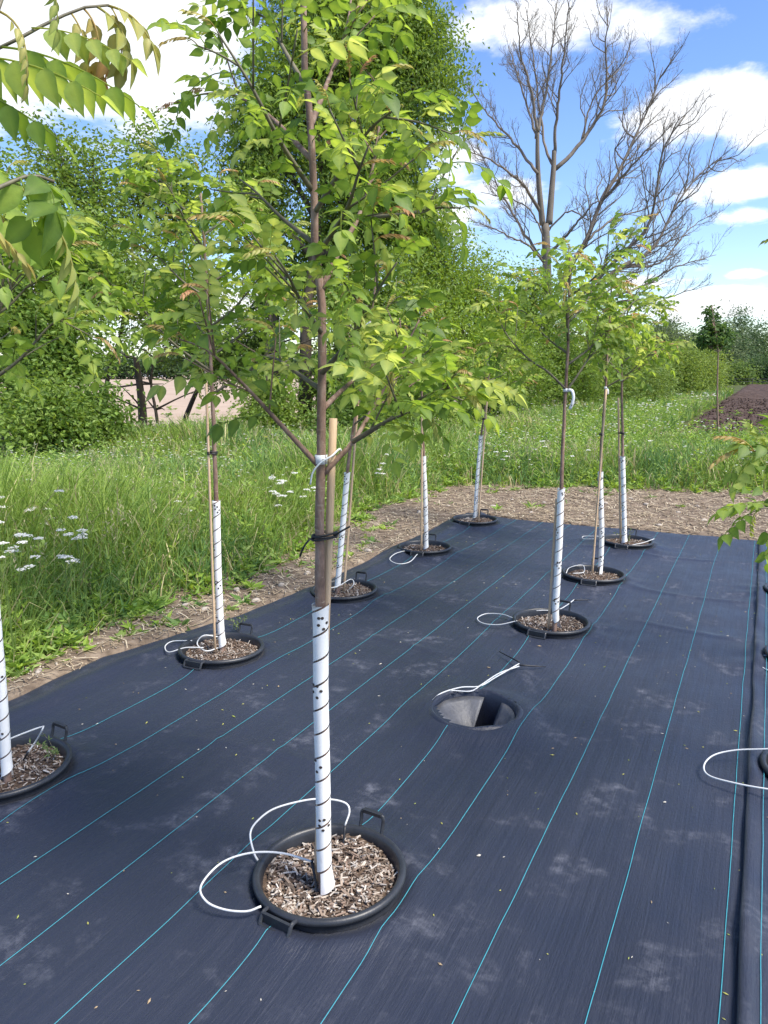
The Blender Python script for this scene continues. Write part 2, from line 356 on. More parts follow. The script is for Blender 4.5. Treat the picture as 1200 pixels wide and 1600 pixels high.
mb = MB(); xs = np.array([-420, -200, -80, -40, -18.0]); ys = np.array([2, 20, 60, 130, 300.]); X, Y = np.meshgrid(xs, ys, indexing='ij')
X[-1] = [-14.6, -12.6, -16, -24, -50]
grid(mb, X, Y, np.full_like(X, -.1)); mb.obj('bare_field', MAT['field'], kind='structure')

yy = [19.2]
while yy[-1] < 112: yy.append(yy[-1] * 1.006 + .0)
ys = np.array(yy); ws = np.concatenate([np.linspace(0, 9, 110), np.linspace(9.4, 22, 20)]); W, Y = np.meshgrid(ws, ys, indexing='ij')
X = -2.25 + .35 * fbm(Y * .5, Y * 0, 3) + W
Z = .0 + .20 * fbm(X * 4.2, Y * 4.2, 4) + .10 * fbm(X * 1.1, Y * .5, 2) - .1 * sst(.35, 0, W) - .1 * sst(19.9, 19.2, Y)
mb = MB(); grid(mb, X, Y, Z); mb.obj('ploughed_strip', MAT['plough'], kind='structure')
mb = MB(); rc = np.random.default_rng(55)
for k in range(5200):
    yc = 19.6 + 32 * rc.random() ** 1.7; xc = -2.1 + 9 * rc.random(); sz = rc.uniform(.02, .075)
    v = np.array([[1, 0, 0], [-1, 0, 0], [0, 1, 0], [0, -1, 0], [0, 0, 1], [0, 0, -1.]]) * rc.uniform(.5, 1.2, (6, 1)) * sz + rc.normal(0, .2 * sz, (6, 3))
    zc = .0 + .20 * float(fbm(np.array([xc * 4.2]), np.array([yc * 4.2]), 4)[0]) + .10 * float(fbm(np.array([xc * 1.1]), np.array([yc * .5]), 2)[0])
    mb.add(v + [xc, yc, zc + .2 * sz], [(0, 2, 4), (2, 1, 4), (1, 3, 4), (3, 0, 4), (2, 0, 5), (1, 2, 5), (3, 1, 5), (0, 3, 5)])
mb.obj('soil_clods', MAT['plough'], smooth=False, kind='stuff', label='dark brown clods lying on the ploughed strip', category='soil')

# ------------------------------------------------------------------ weed-barrier fabric, two sheets, with their coloured threads
SEAM = .062
u = np.linspace(0, 1, 150); v = np.linspace(-2.2, 1, 1)
ys = np.concatenate([np.arange(-2.2, 8.30, .026), np.linspace(8.31, 8.46, 6)])
U, Y = np.meshgrid(u, ys, indexing='ij'); X = edge_x(Y) + (SEAM + .10 - edge_x(Y)) * U
Y = Y + sst(7.6, 8.46, Y) * (far_y(X) - 8.46); Z = fab_z(X, Y)
Z = Z - .006 * sst(SEAM - .01, SEAM + .03, X)
keep = ~((np.hypot(X - HOLE[0], Y - HOLE[1]) < .205)[:-1, :-1])
mb = MB(); grid(mb, X, Y, Z, keep); fab = mb.obj('weed_barrier_fabric', MAT['fabric'], kind='structure')
# second sheet with a raised rolled hem lying over the first
prof_x = np.concatenate([[.016, .004, .0, .004, .014, .028, .045, .065], np.linspace(.09, 3.3, 110)])
prof_z = np.concatenate([[.006, .016, .027, .036, .041, .038, .027, .017], np.full(110, .012)])
ys2 = np.arange(-2.2, 8.47, .03); Pk, Y = np.meshgrid(np.arange(len(prof_x)), ys2, indexing='ij')
wob = .02 * fbm(Y * 1.7, Y * 0 + 2, 3) + .0
X = SEAM + prof_x[Pk] + wob * sst(.3, 0, prof_x[Pk]); lift = (.75 + 1.2 * fbm(Y * 2.6, Y * 0 + 8, 3))
Y2 = Y + sst(7.6, 8.46, Y) * (far_y(X) - 8.46)
Z = fab_z(X, Y2) * sst(0, .02, prof_x[Pk] + .02) + np.where(Pk < 8, prof_z[Pk] * lift, prof_z[Pk])
mb = MB(); grid(mb, X, Y2, Z); fab2 = mb.obj('weed_barrier_fabric', MAT['fabric'], kind='structure')
def thread(x0, y0, y1, parent, off):
    y = np.arange(y0, y1, .045); x = x0 + .016 * fbm(y * .9, y * 0 + x0 * 7, 3) + .006 * fbm(y * 5, y * 0 + x0 * 3, 2)
    z = fab_z(x, y) + off; w = .0014; m = MB(); n = len(y); i = np.arange(n - 1)
    Vv = np.concatenate([np.stack([x - w, y, z], 1), np.stack([x, y, z + .0012], 1), np.stack([x + w, y, z], 1)])
    m.add(Vv, None, np.concatenate([np.stack([i, n + i, n + i + 1, i + 1], 1), np.stack([n + i, 2 * n + i, 2 * n + i + 1, n + i + 1], 1)]))
    m.obj('thread', MAT['thread'], parent)
def cut(x, r=.235):
    """stretches of a thread not swallowed by a pot or the hole"""
    iv = []; y = -2.2
    for (px, py) in sorted(list(POTS.values()) + [HOLE], key=lambda q: q[1]):
        if abs(px - x) < r:
            h = math.sqrt(r * r - (px - x) ** 2); iv.append((y, py - h)); y = py + h
    iv.append((y, 8.44)); return [q for q in iv if q[1] - q[0] > .15]
for k in range(10):
    x0 = .02 - .3105 * k
    for (a, b) in cut(x0): thread(x0, a, b, fab, .0035)
for x0 in (.125, .43, .735, 1.04, 1.35):
    for (a, b) in cut(x0): thread(x0, a, b, fab2, .021)

# empty socket in the fabric: liner wall, bottom and three cut flaps
hx, hy = HOLE
e = thing('fabric_socket', (hx, hy, 0), 'empty round socket sunk in the black fabric, with cut flaps folded in', 'planting hole')
a = np.linspace(0, 2 * math.pi, 49); prof = [(.240, .034), (.230, .049), (.222, .054), (.214, .053), (.209, .048), (.199, .02), (.19, -.03), (.18, -.2), (.17, -.42), (.0001, -.43)]
P, A_ = np.meshgrid(np.arange(len(prof)), a, indexing='ij'); pr = np.array(prof)
wv = 1 + .02 * np.sin(A_ * 3 + 1)
mb = MB(); grid(mb, hx + pr[P][..., 0] * np.cos(A_) * wv, hy + pr[P][..., 0] * np.sin(A_) * wv, pr[P][..., 1] + .006 * np.sin(A_ * 5)); mb.obj('liner', MAT['fabric'], e)
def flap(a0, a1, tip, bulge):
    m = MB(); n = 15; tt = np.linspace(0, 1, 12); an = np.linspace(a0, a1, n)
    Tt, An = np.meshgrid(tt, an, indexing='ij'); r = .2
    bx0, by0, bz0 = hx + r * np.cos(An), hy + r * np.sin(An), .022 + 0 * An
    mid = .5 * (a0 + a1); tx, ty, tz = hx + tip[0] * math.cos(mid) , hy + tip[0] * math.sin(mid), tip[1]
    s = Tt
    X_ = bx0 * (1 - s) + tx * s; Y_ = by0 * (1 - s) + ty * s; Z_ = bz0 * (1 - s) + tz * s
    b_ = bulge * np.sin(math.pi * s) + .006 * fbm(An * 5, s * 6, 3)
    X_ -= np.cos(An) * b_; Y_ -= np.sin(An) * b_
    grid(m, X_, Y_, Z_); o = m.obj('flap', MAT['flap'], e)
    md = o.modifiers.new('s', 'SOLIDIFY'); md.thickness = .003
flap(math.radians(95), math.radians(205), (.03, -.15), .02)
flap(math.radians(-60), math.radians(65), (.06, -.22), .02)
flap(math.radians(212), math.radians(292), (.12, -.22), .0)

# ------------------------------------------------------------------ pots
RIM_R = .25
def pot_profile():
    p = [(.236, -.06), (.240, .012), (.243, .030)]
    for k in range(9):                                    # rolled lip
        t = math.radians(-120 + k * 35); p.append((.243 + .0125 * math.cos(t) * 1.05, .062 + .0125 * math.sin(t)))
    p += [(.228, .055), (.222, .03), (.217, -.02), (.21, -.06)]
    return np.array(p)
PR = pot_profile()
pot_mesh = None
def pot_shell():
    global pot_mesh
    if pot_mesh is None:
        a = np.linspace(0, 2 * math.pi, 73); P, A_ = np.meshgrid(np.arange(len(PR)), a, indexing='ij'); m = MB()
        grid(m, PR[P][..., 0] * np.cos(A_), PR[P][..., 0] * np.sin(A_), PR[P][..., 1]); pot_mesh = m.mesh('shell', MAT['pot'])
    return pot_mesh
def bail(m, up):
    """rectangular carrying handle standing on (up) or hanging over the rim, built at +Y side"""
    hw = .046
    pts = [(-hw, .245, .062), (-hw, .258, .098), (-hw, .262, .120), (-hw + .012, .264, .129), (hw - .012, .264, .129), (hw, .262, .120), (hw, .258, .098), (hw, .245, .062)] if up else \
          [(-hw - .01, .246, .066), (-hw - .01, .268, .066), (-hw - .01, .283, .045), (-hw, .288, .036), (hw, .288, .036), (hw + .01, .283, .045), (hw + .01, .268, .066), (hw + .01, .246, .066)]
    P = np.array(pts)
    tube(m, spline(P, 40), .0065, 8)
    if up: box(m, (0, .2645, .129), (.076, .017, .013))
    else: box(m, (0, .272, .053), (.108, .010, .034), None)
handle_meshes = []
def get_handles():
    if not handle_meshes:
        for up in (True, False):
            m = MB(); bail(m, up); handle_meshes.append(m.mesh('handle', MAT['pot'], False))
    return handle_meshes
chip_v = []
CHIPC = [(.34, .27, .21), (.22, .165, .125), (.14, .10, .075), (.46, .39, .32), (.10, .075, .058), (.28, .20, .15), (.54, .49, .43)]
def chip_mesh(L, W, T, c):
    m = MB(); k = rng.random(8) * .3 + .7
    v = np.array([[x, y, z] for x in (-.5, .5) for y in (-.5, .5) for z in (-.5, .5)]) * [L, W, T]
    v[:, 1] *= k; v[[0, 1, 2, 3], 0] *= .8 + .4 * rng.random(4)
    m.add(v, None, [(0, 1, 3, 2), (4, 6, 7, 5), (0, 4, 5, 1), (2, 3, 7, 6), (0, 2, 6, 4), (1, 5, 7, 3)], c); return m
chip_meshes = [chip_mesh(.012 + .03 * rng.random(), .004 + .006 * rng.random(), .002 + .002 * rng.random(), np.array(CHIPC[i % 7]) * (.8 + .4 * rng.random())).mesh('wood_chip', MAT['chips'], False) for i in range(28)]
def mulch_z(x, y, s): return .030 + .012 * math.sin(x * 14 + s) * math.cos(y * 12 + s * 2) + .012 * math.exp(-(x * x + y * y) / .006)
def make_pot(key, label, far_ang, detail):
    x, y = POTS[key]
    e = thing('nursery_pot', (x, y, 0), label, 'plant pot', 'nursery pots sunk in the fabric')
    s = sum(map(ord, key)); rs = np.random.default_rng(s)
    e.rotation_euler = (rs.normal(0, .012), rs.normal(0, .012), 0)
    link('shell', pot_shell(), e, loc=(0, 0, 0))
    h = get_handles()
    o = link('handle', h[0], e, loc=(0, 0, 0)); o.rotation_euler.z = far_ang
    o = link('handle', h[1], e, loc=(0, 0, 0)); o.rotation_euler.z = far_ang + math.pi
    m = MB(); rr = np.linspace(0.0001, .225, 14); aa = np.linspace(0, 2 * math.pi, 49); R_, A_ = np.meshgrid(rr, aa, indexing='ij')
    X_, Y_ = R_ * np.cos(A_), R_ * np.sin(A_); Z_ = .030 + .012 * np.sin(X_ * 14 + s) * np.cos(Y_ * 12 + s * 2) + .012 * np.exp(-(X_ ** 2 + Y_ ** 2) / .006) + .008 * fbm(X_ * 30 + s, Y_ * 30, 3)
    grid(m, X_, Y_, Z_); mu = link('mulch', m.mesh('mulch', MAT['mulch']), e, loc=(0, 0, 0))
    nb = {2: 260, 1: 0, 0: 0}[detail]; nf = {2: 1500, 1: 900, 0: 420}[detail]
    for k in range(nb):
        r = .212 * math.sqrt(rs.random()); t = rs.random() * 6.283; px, py = r * math.cos(t), r * math.sin(t)
        o = link('wood_chip', chip_meshes[int(rs.integers(28))], mu, loc=(px, py, mulch_z(px, py, s) + .006 + .007 * rs.random()))
        o.rotation_euler = (rs.normal(0, .35), rs.normal(0, .3), rs.random() * 6.28)
    m = MB()
    base = np.array([[x_, y_, z_] for x_ in (-.5, .5) for y_ in (-.5, .5) for z_ in (-.5, .5)])
    Q = [(0, 1, 3, 2), (4, 6, 7, 5), (0, 4, 5, 1), (2, 3, 7, 6), (0, 2, 6, 4), (1, 5, 7, 3)]
    for k in range(nf):
        r = .215 * math.sqrt(rs.random()); t = rs.random() * 6.283; px, py = r * math.cos(t), r * math.sin(t)
        L = (.006 + .026 * rs.random() ** 2) * (1.15 if detail < 2 else 1)
        v = base * [L, .0025 + .005 * rs.random(), .0025]
        tilt = rs.normal(0, .4); v = v @ np.array([[math.cos(tilt), 0, math.sin(tilt)], [0, 1, 0], [-math.sin(tilt), 0, math.cos(tilt)]]).T @ rotz(rs.random() * 6.28).T
        m.add(v + [px, py, mulch_z(px, py, s) + .003 + .008 * rs.random()], None, Q, np.array(CHIPC[int(rs.integers(7))]) * (.55 + .6 * rs.random()))
    o = link('wood_shreds', m.mesh('wood_shreds', MAT['chips'], False), mu, loc=(0, 0, 0), kind='stuff')
    return e
potlab = dict(A0='black nursery pot at the near end of the row along the weedy verge',
  A1='black nursery pot second in the verge row, thin weed sprouting behind it', A2='black nursery pot third in the verge row, holding the tree that leans right',
  A3='black nursery pot fourth in the verge row, tubing loop over its front rim', A4='black nursery pot last in the verge row, by the bare dirt corner',
  B0='black nursery pot below the overhanging bronze-tipped branches, start of the middle row', B1='large black nursery pot with two long white tubing loops, before the empty socket',
  B3='black nursery pot just beyond the empty socket in the middle row', B4='black nursery pot in the middle row with a separate bamboo cane in it', B5='black nursery pot last in the middle row, small weed growing inside',
  C1='black nursery pot across the fabric seam, beside the empty socket', C2='black nursery pot across the fabric seam, second in its row', C3='black nursery pot across the fabric seam, third in its row')
for k in POTS: make_pot(k, potlab[k], math.radians({'B1': -6, 'A1': 3, 'A0': -4}.get(k, rng.normal(0, 6))), 2 if k == 'B1' else (1 if k in ('A0', 'A1', 'B3', 'A2') else 0))

# ------------------------------------------------------------------ compound leaves of the saplings
def leaflet(mb, o, d, nrm, L, W, droop=.25, fold=.22, fine=True):
    """ovate pointed leaflet from o along d, upper side towards nrm"""
    d = d / np.linalg.norm(d); s = np.cross(nrm, d); s /= np.linalg.norm(s); n = np.cross(d, s)
    t = np.array([0, .1, .26, .44, .66, .86, 1.0]) if fine else np.array([0, .2, .5, .8, 1.0])
    w = np.array([0.03, .58, .96, 1.0, .68, .24, 0.0]) if fine else np.array([.03, .75, 1, .5, 0])
    mid = o + np.outer(t * L, d) - np.outer(droop * L * t ** 2, n)
    h = W * .5 * w; k = len(t)
    lf = mid + np.outer(h, s) + np.outer(h * fold, n); rg = mid - np.outer(h, s) + np.outer(h * fold, n)
    V = np.concatenate([mid, lf[1:-1], rg[1:-1]]); m1 = k; m2 = k + k - 2
    tr = [(0, 1, m1), (0, m2, 1), (k - 2, k - 1, m1 + k - 3), (k - 2, m2 + k - 3, k - 1)]
    qd = []
    for i in range(1, k - 2): qd += [(i, i + 1, m1 + i, m1 + i - 1), (i, m2 + i - 1, m2 + i, i + 1)]
    cv = np.concatenate([np.tile([1.5, 1.32, 1.3], (k, 1)), np.repeat((.92 + .12 * (np.arange(k - 2) % 2))[:, None], 3, 1), np.repeat((.92 + .12 * (np.arange(k - 2) % 2))[:, None], 3, 1)])
    mb.add(V, tr, qd, cv)
def compound(n_pairs, R, L, W, droop, young, seed):
    """pinnate leaf along +X, upper side +Z: rachis with leaflets"""
    rs = np.random.default_rng(seed); m = MB()
    t = np.linspace(0, 1, 9); rx = R * t * (1 - .12 * droop * t); rz = .05 * R * np.sin(t * 3) - droop * R * t ** 2 * .55
    ry = R * .05 * np.sin(t * 2 + seed); P = np.stack([rx, ry, rz], 1); tube(m, P, np.linspace(.0019, .0010, 9), 4, np.array([1.3, 1.1, 1.1]))
    T = np.gradient(P, axis=0); T /= np.linalg.norm(T, axis=1, keepdims=True)
    for i in range(n_pairs):
        f = .26 + .66 * i / max(n_pairs - 1, 1)
        for sgn in (-1, 1):
            ff = min(f + (.05 if sgn > 0 else -.03) + rs.normal(0, .01), .97)
            o = np.array([np.interp(ff, t, P[:, k]) for k in range(3)]); tg = np.array([np.interp(ff, t, T[:, k]) for k in range(3)])
            d = tg * (.45 if not young else .8) + np.array([0, sgn, 0]) * (.9 if not young else .55) + np.array([0, 0, rs.normal(-.22 if not young else -.65, .16)])
            nn = np.array([rs.normal(0, .15), rs.normal(0, .22), 1.0]); sc = (1 - .22 * abs(f - .6)) * (1 + rs.normal(0, .08)) * (.85 if i == 0 else 1)
            leaflet(m, o + d / np.linalg.norm(d) * .003, d, nn, L * sc, W * sc, rs.uniform(.1, .35), rs.uniform(.12, .32) if not young else .5)
    leaflet(m, P[-1], T[-1] + np.array([0, 0, -.15]), np.array([0, 0, 1.]), L * 1.12, W * 1.1, .25, .2)
    return m
LEAFV = [compound(4 if i % 3 else 3, R, L, L * wr, dr, False, i).mesh('leaf', MAT['leaf_green']) for i, (R, L, wr, dr) in enumerate(
    [(.19, .068, .60, .35), (.21, .058, .62, .55), (.16, .060, .64, .25), (.20, .074, .58, .7), (.18, .062, .60, .45), (.13, .050, .62, .3), (.19, .056, .60, .9)])]
TIPV = [compound(3, .085, .042, .021, dr, True, 140 + i).mesh('young_leaf', MAT['leaf_young']) for i, dr in enumerate((.9, .5))]
BIGV = [compound(2, .085, .098, .056, dr, False, 120 + i).mesh('leaf', MAT['leaf_green']) for i, dr in enumerate((.9, .6))]
YOUNGV = [compound(6, R, L, L * .40, dr, True, 50 + i).mesh('young_leaf', MAT['leaf_young']) for i, (R, L, dr) in enumerate([(.12, .029, 1.0), (.10, .025, 1.3), (.13, .032, .8), (.085, .022, .6)])]
MIDV = [compound(4, .17, .058, .033, .8, False, 80 + i).mesh('leaf', MAT['leaf_green']) for i in range(2)]

def hanging(R, L, W, seed):
    rs_ = np.random.default_rng(seed); m = MB(); t = np.linspace(0, 1, 12); P = np.stack([R * t, .02 * R * np.sin(3 * t + seed), -.32 * R * t ** 2], 1); tube(m, P, np.linspace(.0022, .0011, 12), 5, np.array([1.3, 1.1, 1.1]))
    for i in range(4):
        for sg in (-1, 1):
            f = .2 + .2 * i + (.05 if sg > 0 else 0); o = np.array([np.interp(f, t, P[:, k]) for k in range(3)]); d = np.array([.30 + rs_.normal(0, .1), sg * .38, -.85 + rs_.normal(0, .08)])
            leaflet(m, o, d, np.array([.25 * sg + .2, sg * 1.0, .35]), L * (1 - .07 * i) * rs_.uniform(.92, 1.08), W * (1 - .07 * i), .2, .3)
    leaflet(m, P[-1], np.array([.75, 0, -.6]), np.array([.5, .3, 1.]), L * .8, W * .75, .2, .35); return m
HANGV = [hanging(.24, .078, .046, i).mesh('leaf', MAT['leaf_green']) for i in (3, 4)]
def orient(o, d, roll=0.0):
    d = d / np.linalg.norm(d); z = np.array([0, 0, 1.]) - d * d[2]
    if np.linalg.norm(z) < .05: z = np.array([1., 0, 0]) - d * d[0]
    z /= np.linalg.norm(z); y = np.cross(z, d); c, s = math.cos(roll), math.sin(roll); y2 = y * c + z * s; z2 = z * c - y * s
    Mx = Matrix.Identity(4)
    for i in range(3): Mx[i][0] = d[i]; Mx[i][1] = y2[i]; Mx[i][2] = z2[i]; Mx[i][3] = o[i]
    return Mx
def grow_sapling(key, base, trunk, r0, branches, label, leaf_goal, young=.22, scale=1.0, seed=0, twig_len=.22, names='sapling_tree', bare=.25):
    """trunk: world points; branches: list of world polylines; leaves are placed along branches and their twigs"""
    rs = np.random.default_rng(seed); e = thing(names, base, label, 'tree', 'young trees planted in the pots')
    inv = -np.asarray(base, float)
    T = spline(trunk, 34); n = len(T); rad = r0 * np.linspace(1, .28, n) ** .8
    T = T + .003 * rs.normal(size=T.shape) * np.linspace(0, 1, n)[:, None]
    m = MB(); tube(m, T + inv, rad, 12)
    for k in range(5):   # bud scars: short swollen rings
        i = int(rs.integers(8, n - 6)); tube(m, np.array([T[i] + inv - [0, 0, .006], T[i] + inv, T[i] + inv + [0, 0, .006]]), np.array([.98, 1.09, .98]) * rad[i], 10, cap=False)
    link('trunk', m.mesh('trunk', MAT['bark']), e, loc=(0, 0, 0))
    spots = []
    def leafspots(P, start, step, w):
        L = np.concatenate([[0], np.cumsum(np.linalg.norm(np.diff(P, axis=0), axis=1))]); s = start * L[-1]; k = int(rs.integers(9))
        while s < L[-1]:
            o = np.array([np.interp(s, L, P[:, c]) for c in range(3)]); o2 = np.array([np.interp(min(s + .02, L[-1]), L, P[:, c]) for c in range(3)]); o1 = np.array([np.interp(max(s - .02, 0), L, P[:, c]) for c in range(3)])
            d = o2 - o1; d /= max(np.linalg.norm(d), 1e-6); k += 1; ph = k * 2.4 + rs.normal(0, .4)
            a = np.cross(d, [0, 0, 1.]); a = a / max(np.linalg.norm(a), 1e-6) if np.linalg.norm(a) > .1 else np.array([1., 0, 0]); b = np.cross(a, d)
            rd = a * math.cos(ph) + b * math.sin(ph); spots.append((o, d, rd, s / L[-1] if w else 0)); s += step * rs.uniform(.7, 1.3)
        spots.append((P[-1], (P[-1] - P[-2]) / np.linalg.norm(P[-1] - P[-2]), np.array([0, 0, .3]), 1.3 if w else .9))
    top = T[int(n * .72):]; leafspots(top, .2, .06, True)
    for br in branches:
        P = spline(br, 16); L = np.linalg.norm(np.diff(P, axis=0), axis=1).sum(); rb = max(.0035, min(r0 * .48, .0042 + .009 * L))
        m = MB(); tube(m, P + inv, np.linspace(rb, .0022, 16), 7)
        leafspots(P, bare, .044 * scale, True)
        ntw = int(L / .13)
        for k in range(ntw):
            f = bare + .1 + (.85 - bare) * (k + rs.random()) / max(ntw, 1); i = min(int(f * 15), 14); o = P[i]; d = P[i + 1] - P[i]; d /= np.linalg.norm(d)
            q = rs.normal(size=3); q -= d * (q @ d); q /= np.linalg.norm(q); dd = d * .6 + q * .8 + np.array([0, 0, .25]); dd /= np.linalg.norm(dd)
            ll = twig_len * rs.uniform(.6, 1.3) * (1.1 - .5 * f)
            tw = spline([o, o + dd * ll * .5 + [0, 0, .01], o + dd * ll + np.array([0, 0, .04 * rs.random()])], 7); tube(m, tw + inv, np.linspace(.0032, .0018, 7), 5)
            leafspots(tw, .3, .05 * scale, True)
        link('branch', m.mesh('branch', MAT['bark'] if rb > .0085 else MAT['twig']), e, loc=(0, 0, 0))
    rs.shuffle(spots)
    spots = [s for s in spots if s[3] > 1] + [s for s in spots if s[3] <= 1]; used = [0, 0]; cap = (int(leaf_goal * .34), leaf_goal)
    cx = np.mean(T[int(n * .5):], axis=0)
    for (o, d, rd, tip) in spots:
        out = np.array([o[0] - cx[0], o[1] - cx[1], 0]); out = out / max(np.linalg.norm(out), .05)
        yg = tip > 1 or (tip > .8 and rs.random() < young * 2) or rs.random() < young * .25
        if used[0 if yg else 1] >= cap[0 if yg else 1]: continue
        used[0 if yg else 1] += 1
        if yg: me = YOUNGV[int(rs.integers(4))] if rs.random() < .75 else MIDV[int(rs.integers(2))]
        else: me = LEAFV[int(rs.integers(len(LEAFV)))] if rs.random() < .86 else MIDV[int(rs.integers(2))]
        dr = d * .45 + rd * .75 + out * .35 + np.array([0, 0, rs.uniform(-.1, .3)])
        Mx = orient(o + inv, dr, rs.normal(0, .35)) @ Matrix.Scale(scale * rs.uniform(.8, 1.12), 4)
        link('young_leaf' if yg else 'leaf', me, e, matrix=Mx)
    return e, T, rad
def plane_pts(pxs, depth0):
    """pixels (with an optional depth offset in metres) on the upright plane through a trunk at camera depth depth0"""
    out = []
    for q in pxs:
        # keep the horizontal range of the trunk, so a trunk stays upright
        r = ray(q[0], q[1]); hr = FW[:2] / np.linalg.norm(FW[:2]); t = (depth0 + (q[2] if len(q) > 2 else 0)) / (r[:2] @ hr); out.append(CAM + r * t)
    return np.array(out)
def hdepth(p): hr = FW[:2] / np.linalg.norm(FW[:2]); return (np.asarray(p)[:2]) @ hr

def guard(trunk, r_trunk, z0, z1, label, kick, seed, rg=.0225):
    """white perforated spiral wrap round the lower trunk"""
    rs = np.random.default_rng(seed); T = trunk; m = MB(); pitch = .080; gap = .0064
    zb = np.linspace(z0, z1, 60); C_ = np.stack([np.interp(zb, T[:, 2], T[:, k]) for k in range(3)], 1)
    turns = (z1 - z0) / pitch; N = int(turns * 28); s = np.linspace(0, turns, N); rows = []
    for w in (0, .34, .67, 1.0):
        z = z0 + pitch * s + w * (pitch - gap); z = np.clip(z, z0, z1)
        c = np.stack([np.interp(z, zb, C_[:, k]) for k in range(2)], 1)
        fl = 1 + .32 * np.exp(-((z - z0) / .05) ** 2) + .10 * np.exp(-((z1 - z) / .03) ** 2)
        r = rg * fl * (1 + .03 * np.sin(s * 6.28 * 1.0 + w)) + .0004 * (w > .9)
        kk = kick * np.exp(-((z - z0) / .07) ** 2)
        rows.append(np.stack([c[:, 0] + r * np.cos(s * 6.283 + seed) + kk * RT[0], c[:, 1] + r * np.sin(s * 6.283 + seed) + kk * RT[1], z], 1))
    V = np.stack(rows, 1); n = N; i, j = np.meshgrid(np.arange(n - 1), np.arange(3), indexing='ij'); i = i.ravel(); j = j.ravel()
    m.add(V.reshape(-1, 3), None, np.stack([i * 4 + j, (i + 1) * 4 + j, (i + 1) * 4 + j + 1, i * 4 + j + 1], 1))
    base = V[0, 0].copy(); base[2] = z0; e = thing('trunk_guard', base, label, 'tree guard', 'white spiral guards round the trunks')
    m.obj('wrap', MAT['white_plastic'], e)
    m = MB()   # shade inside the punched holes put in as dark discs, in clusters
    for k in range(int((z1 - z0) / .22) + 1):
        zc = z1 - .035 - k * .225 + rs.normal(0, .01); ac = math.radians(250) + YAW + rs.normal(0, .5)
        for q in range(5):
            aa = ac + (q % 3 - 1) * .55 + rs.normal(0, .08); z = zc - (q // 2) * .018 + rs.normal(0, .003)
            if z < z0 + .03 or z > z1 - .008: continue
            c = np.array([np.interp(z, zb, C_[:, 0]), np.interp(z, zb, C_[:, 1]), z]); nn = np.array([math.cos(aa), math.sin(aa), 0]); tt = np.array([-nn[1], nn[0], 0])
            fl = rg * (1.03 + .32 * math.exp(-((z - z0) / .05) ** 2)) + .0012
            an = np.arange(10) * .6283; ring = c + nn * fl + .0055 * (np.cos(an)[:, None] * tt + .85 * np.sin(an)[:, None] * np.array([0, 0, 1.])) - nn * (.0055 ** 2 / .045 * np.cos(an)[:, None] ** 2)
            m.add(np.vstack([ring, c + nn * fl]), [(10, a_, (a_ + 1) % 10) for a_ in range(10)])
    m.obj('vent_holes', MAT['hole'], e, smooth=False)
    return e
def stake_obj(p0, p1, r, label, name='wooden_stake', grp='stakes tied to the young trees'):
    p0 = np.asarray(p0, float); p1 = np.asarray(p1, float); P = np.linspace(0, 1, 9)[:, None] * (p1 - p0) + p0; m = MB(); tube(m, P, r, 10)
    if name == 'bamboo_cane':
        for f in (.2, .42, .63, .82): c = p0 + (p1 - p0) * f; dd = (p1 - p0) / np.linalg.norm(p1 - p0); tube(m, [c - dd * .006, c, c + dd * .006], [r, r * 1.18, r], 10, cap=False)
    o = m.obj(name, MAT['stake']); o['label'] = label; o['category'] = 'stake'; o['group'] = grp; return o
def tie_obj(c, dirs, r1, label, tails):
    """black tie wound round trunk and stake (an oval), with loose tails"""
    m = MB(); dirs = np.asarray(dirs, float); a = np.linspace(0, 6.283 * 3, 80); L = np.linalg.norm(dirs); u_ = dirs / max(L, 1e-6); w_ = np.array([-u_[1], u_[0], 0])
    P = c + dirs * .5 + np.cos(a)[:, None] * u_ * (r1 + L * .5) + np.sin(a)[:, None] * w_ * r1 + np.outer(np.linspace(-.009, .009, 80), [0, 0, 1.]) + np.sin(a * 1.5)[:, None] * np.array([0, 0, .002])
    tube(m, P, .0032, 6)
    for t in tails: tube(m, spline(t, 10), .003, 6)
    o = m.obj('tie', MAT['tie']); o['label'] = label; o['category'] = 'tie'; o['group'] = 'black ties on trunks'

TREES = {}
def simple_branches(T, rs, z0, n, ln, up=.75, flat=1.0, cen=None):
    out = []; zt = T[-1, 2]
    for k in range(n):
        f = (k + .5 * rs.random()) / n; z = z0 + (zt - z0) * (f ** 1.1) * .86; o = np.array([np.interp(z, T[:, 2], T[:, c]) for c in range(3)])
        az = k * 2.4 + rs.normal(0, .35); l = ln * (1 - .45 * f) * rs.uniform(.8, 1.2); d = np.array([math.cos(az), math.sin(az), 0]) * flat
        out.append([o, o + d * l * .4 + [0, 0, up * l * .35], o + d * l * .78 + [0, 0, up * l * .85], o + d * l + [0, 0, up * l * 1.0 - .02]])
    return out
def sapling(key, pxpath, zcrown, nbr, ln, label, goal, bare=.25, r0=.017, guard_top=.96, topz=None, explicit=None, seed=1, young=.22, kick=0.0, scale=1.0, up=.75, guardlab=None, tz=.035, base=None):
    b = at_z(*pxpath[0][:2], tz) if base is None else np.array(base); dep = hdepth(b); T = plane_pts(pxpath, dep); T[0] = b
    T = np.vstack([[b[0], b[1], -.05], T])
    rs = np.random.default_rng(seed); br = simple_branches(spline(T, 40), rs, zcrown, nbr, ln, up) if nbr else []
    if explicit: br += [plane_pts(q, dep) for q in explicit]
    e, TT, rad = grow_sapling(key, (b[0], b[1], tz), T, r0, br, label, goal, young, scale, seed, bare=bare)
    if guard_top: guard(TT, rad, tz + .0, guard_top, guardlab, kick, seed, rg=r0 * 1.0 + .0045)
    TREES[key] = (TT, rad, dep); return e

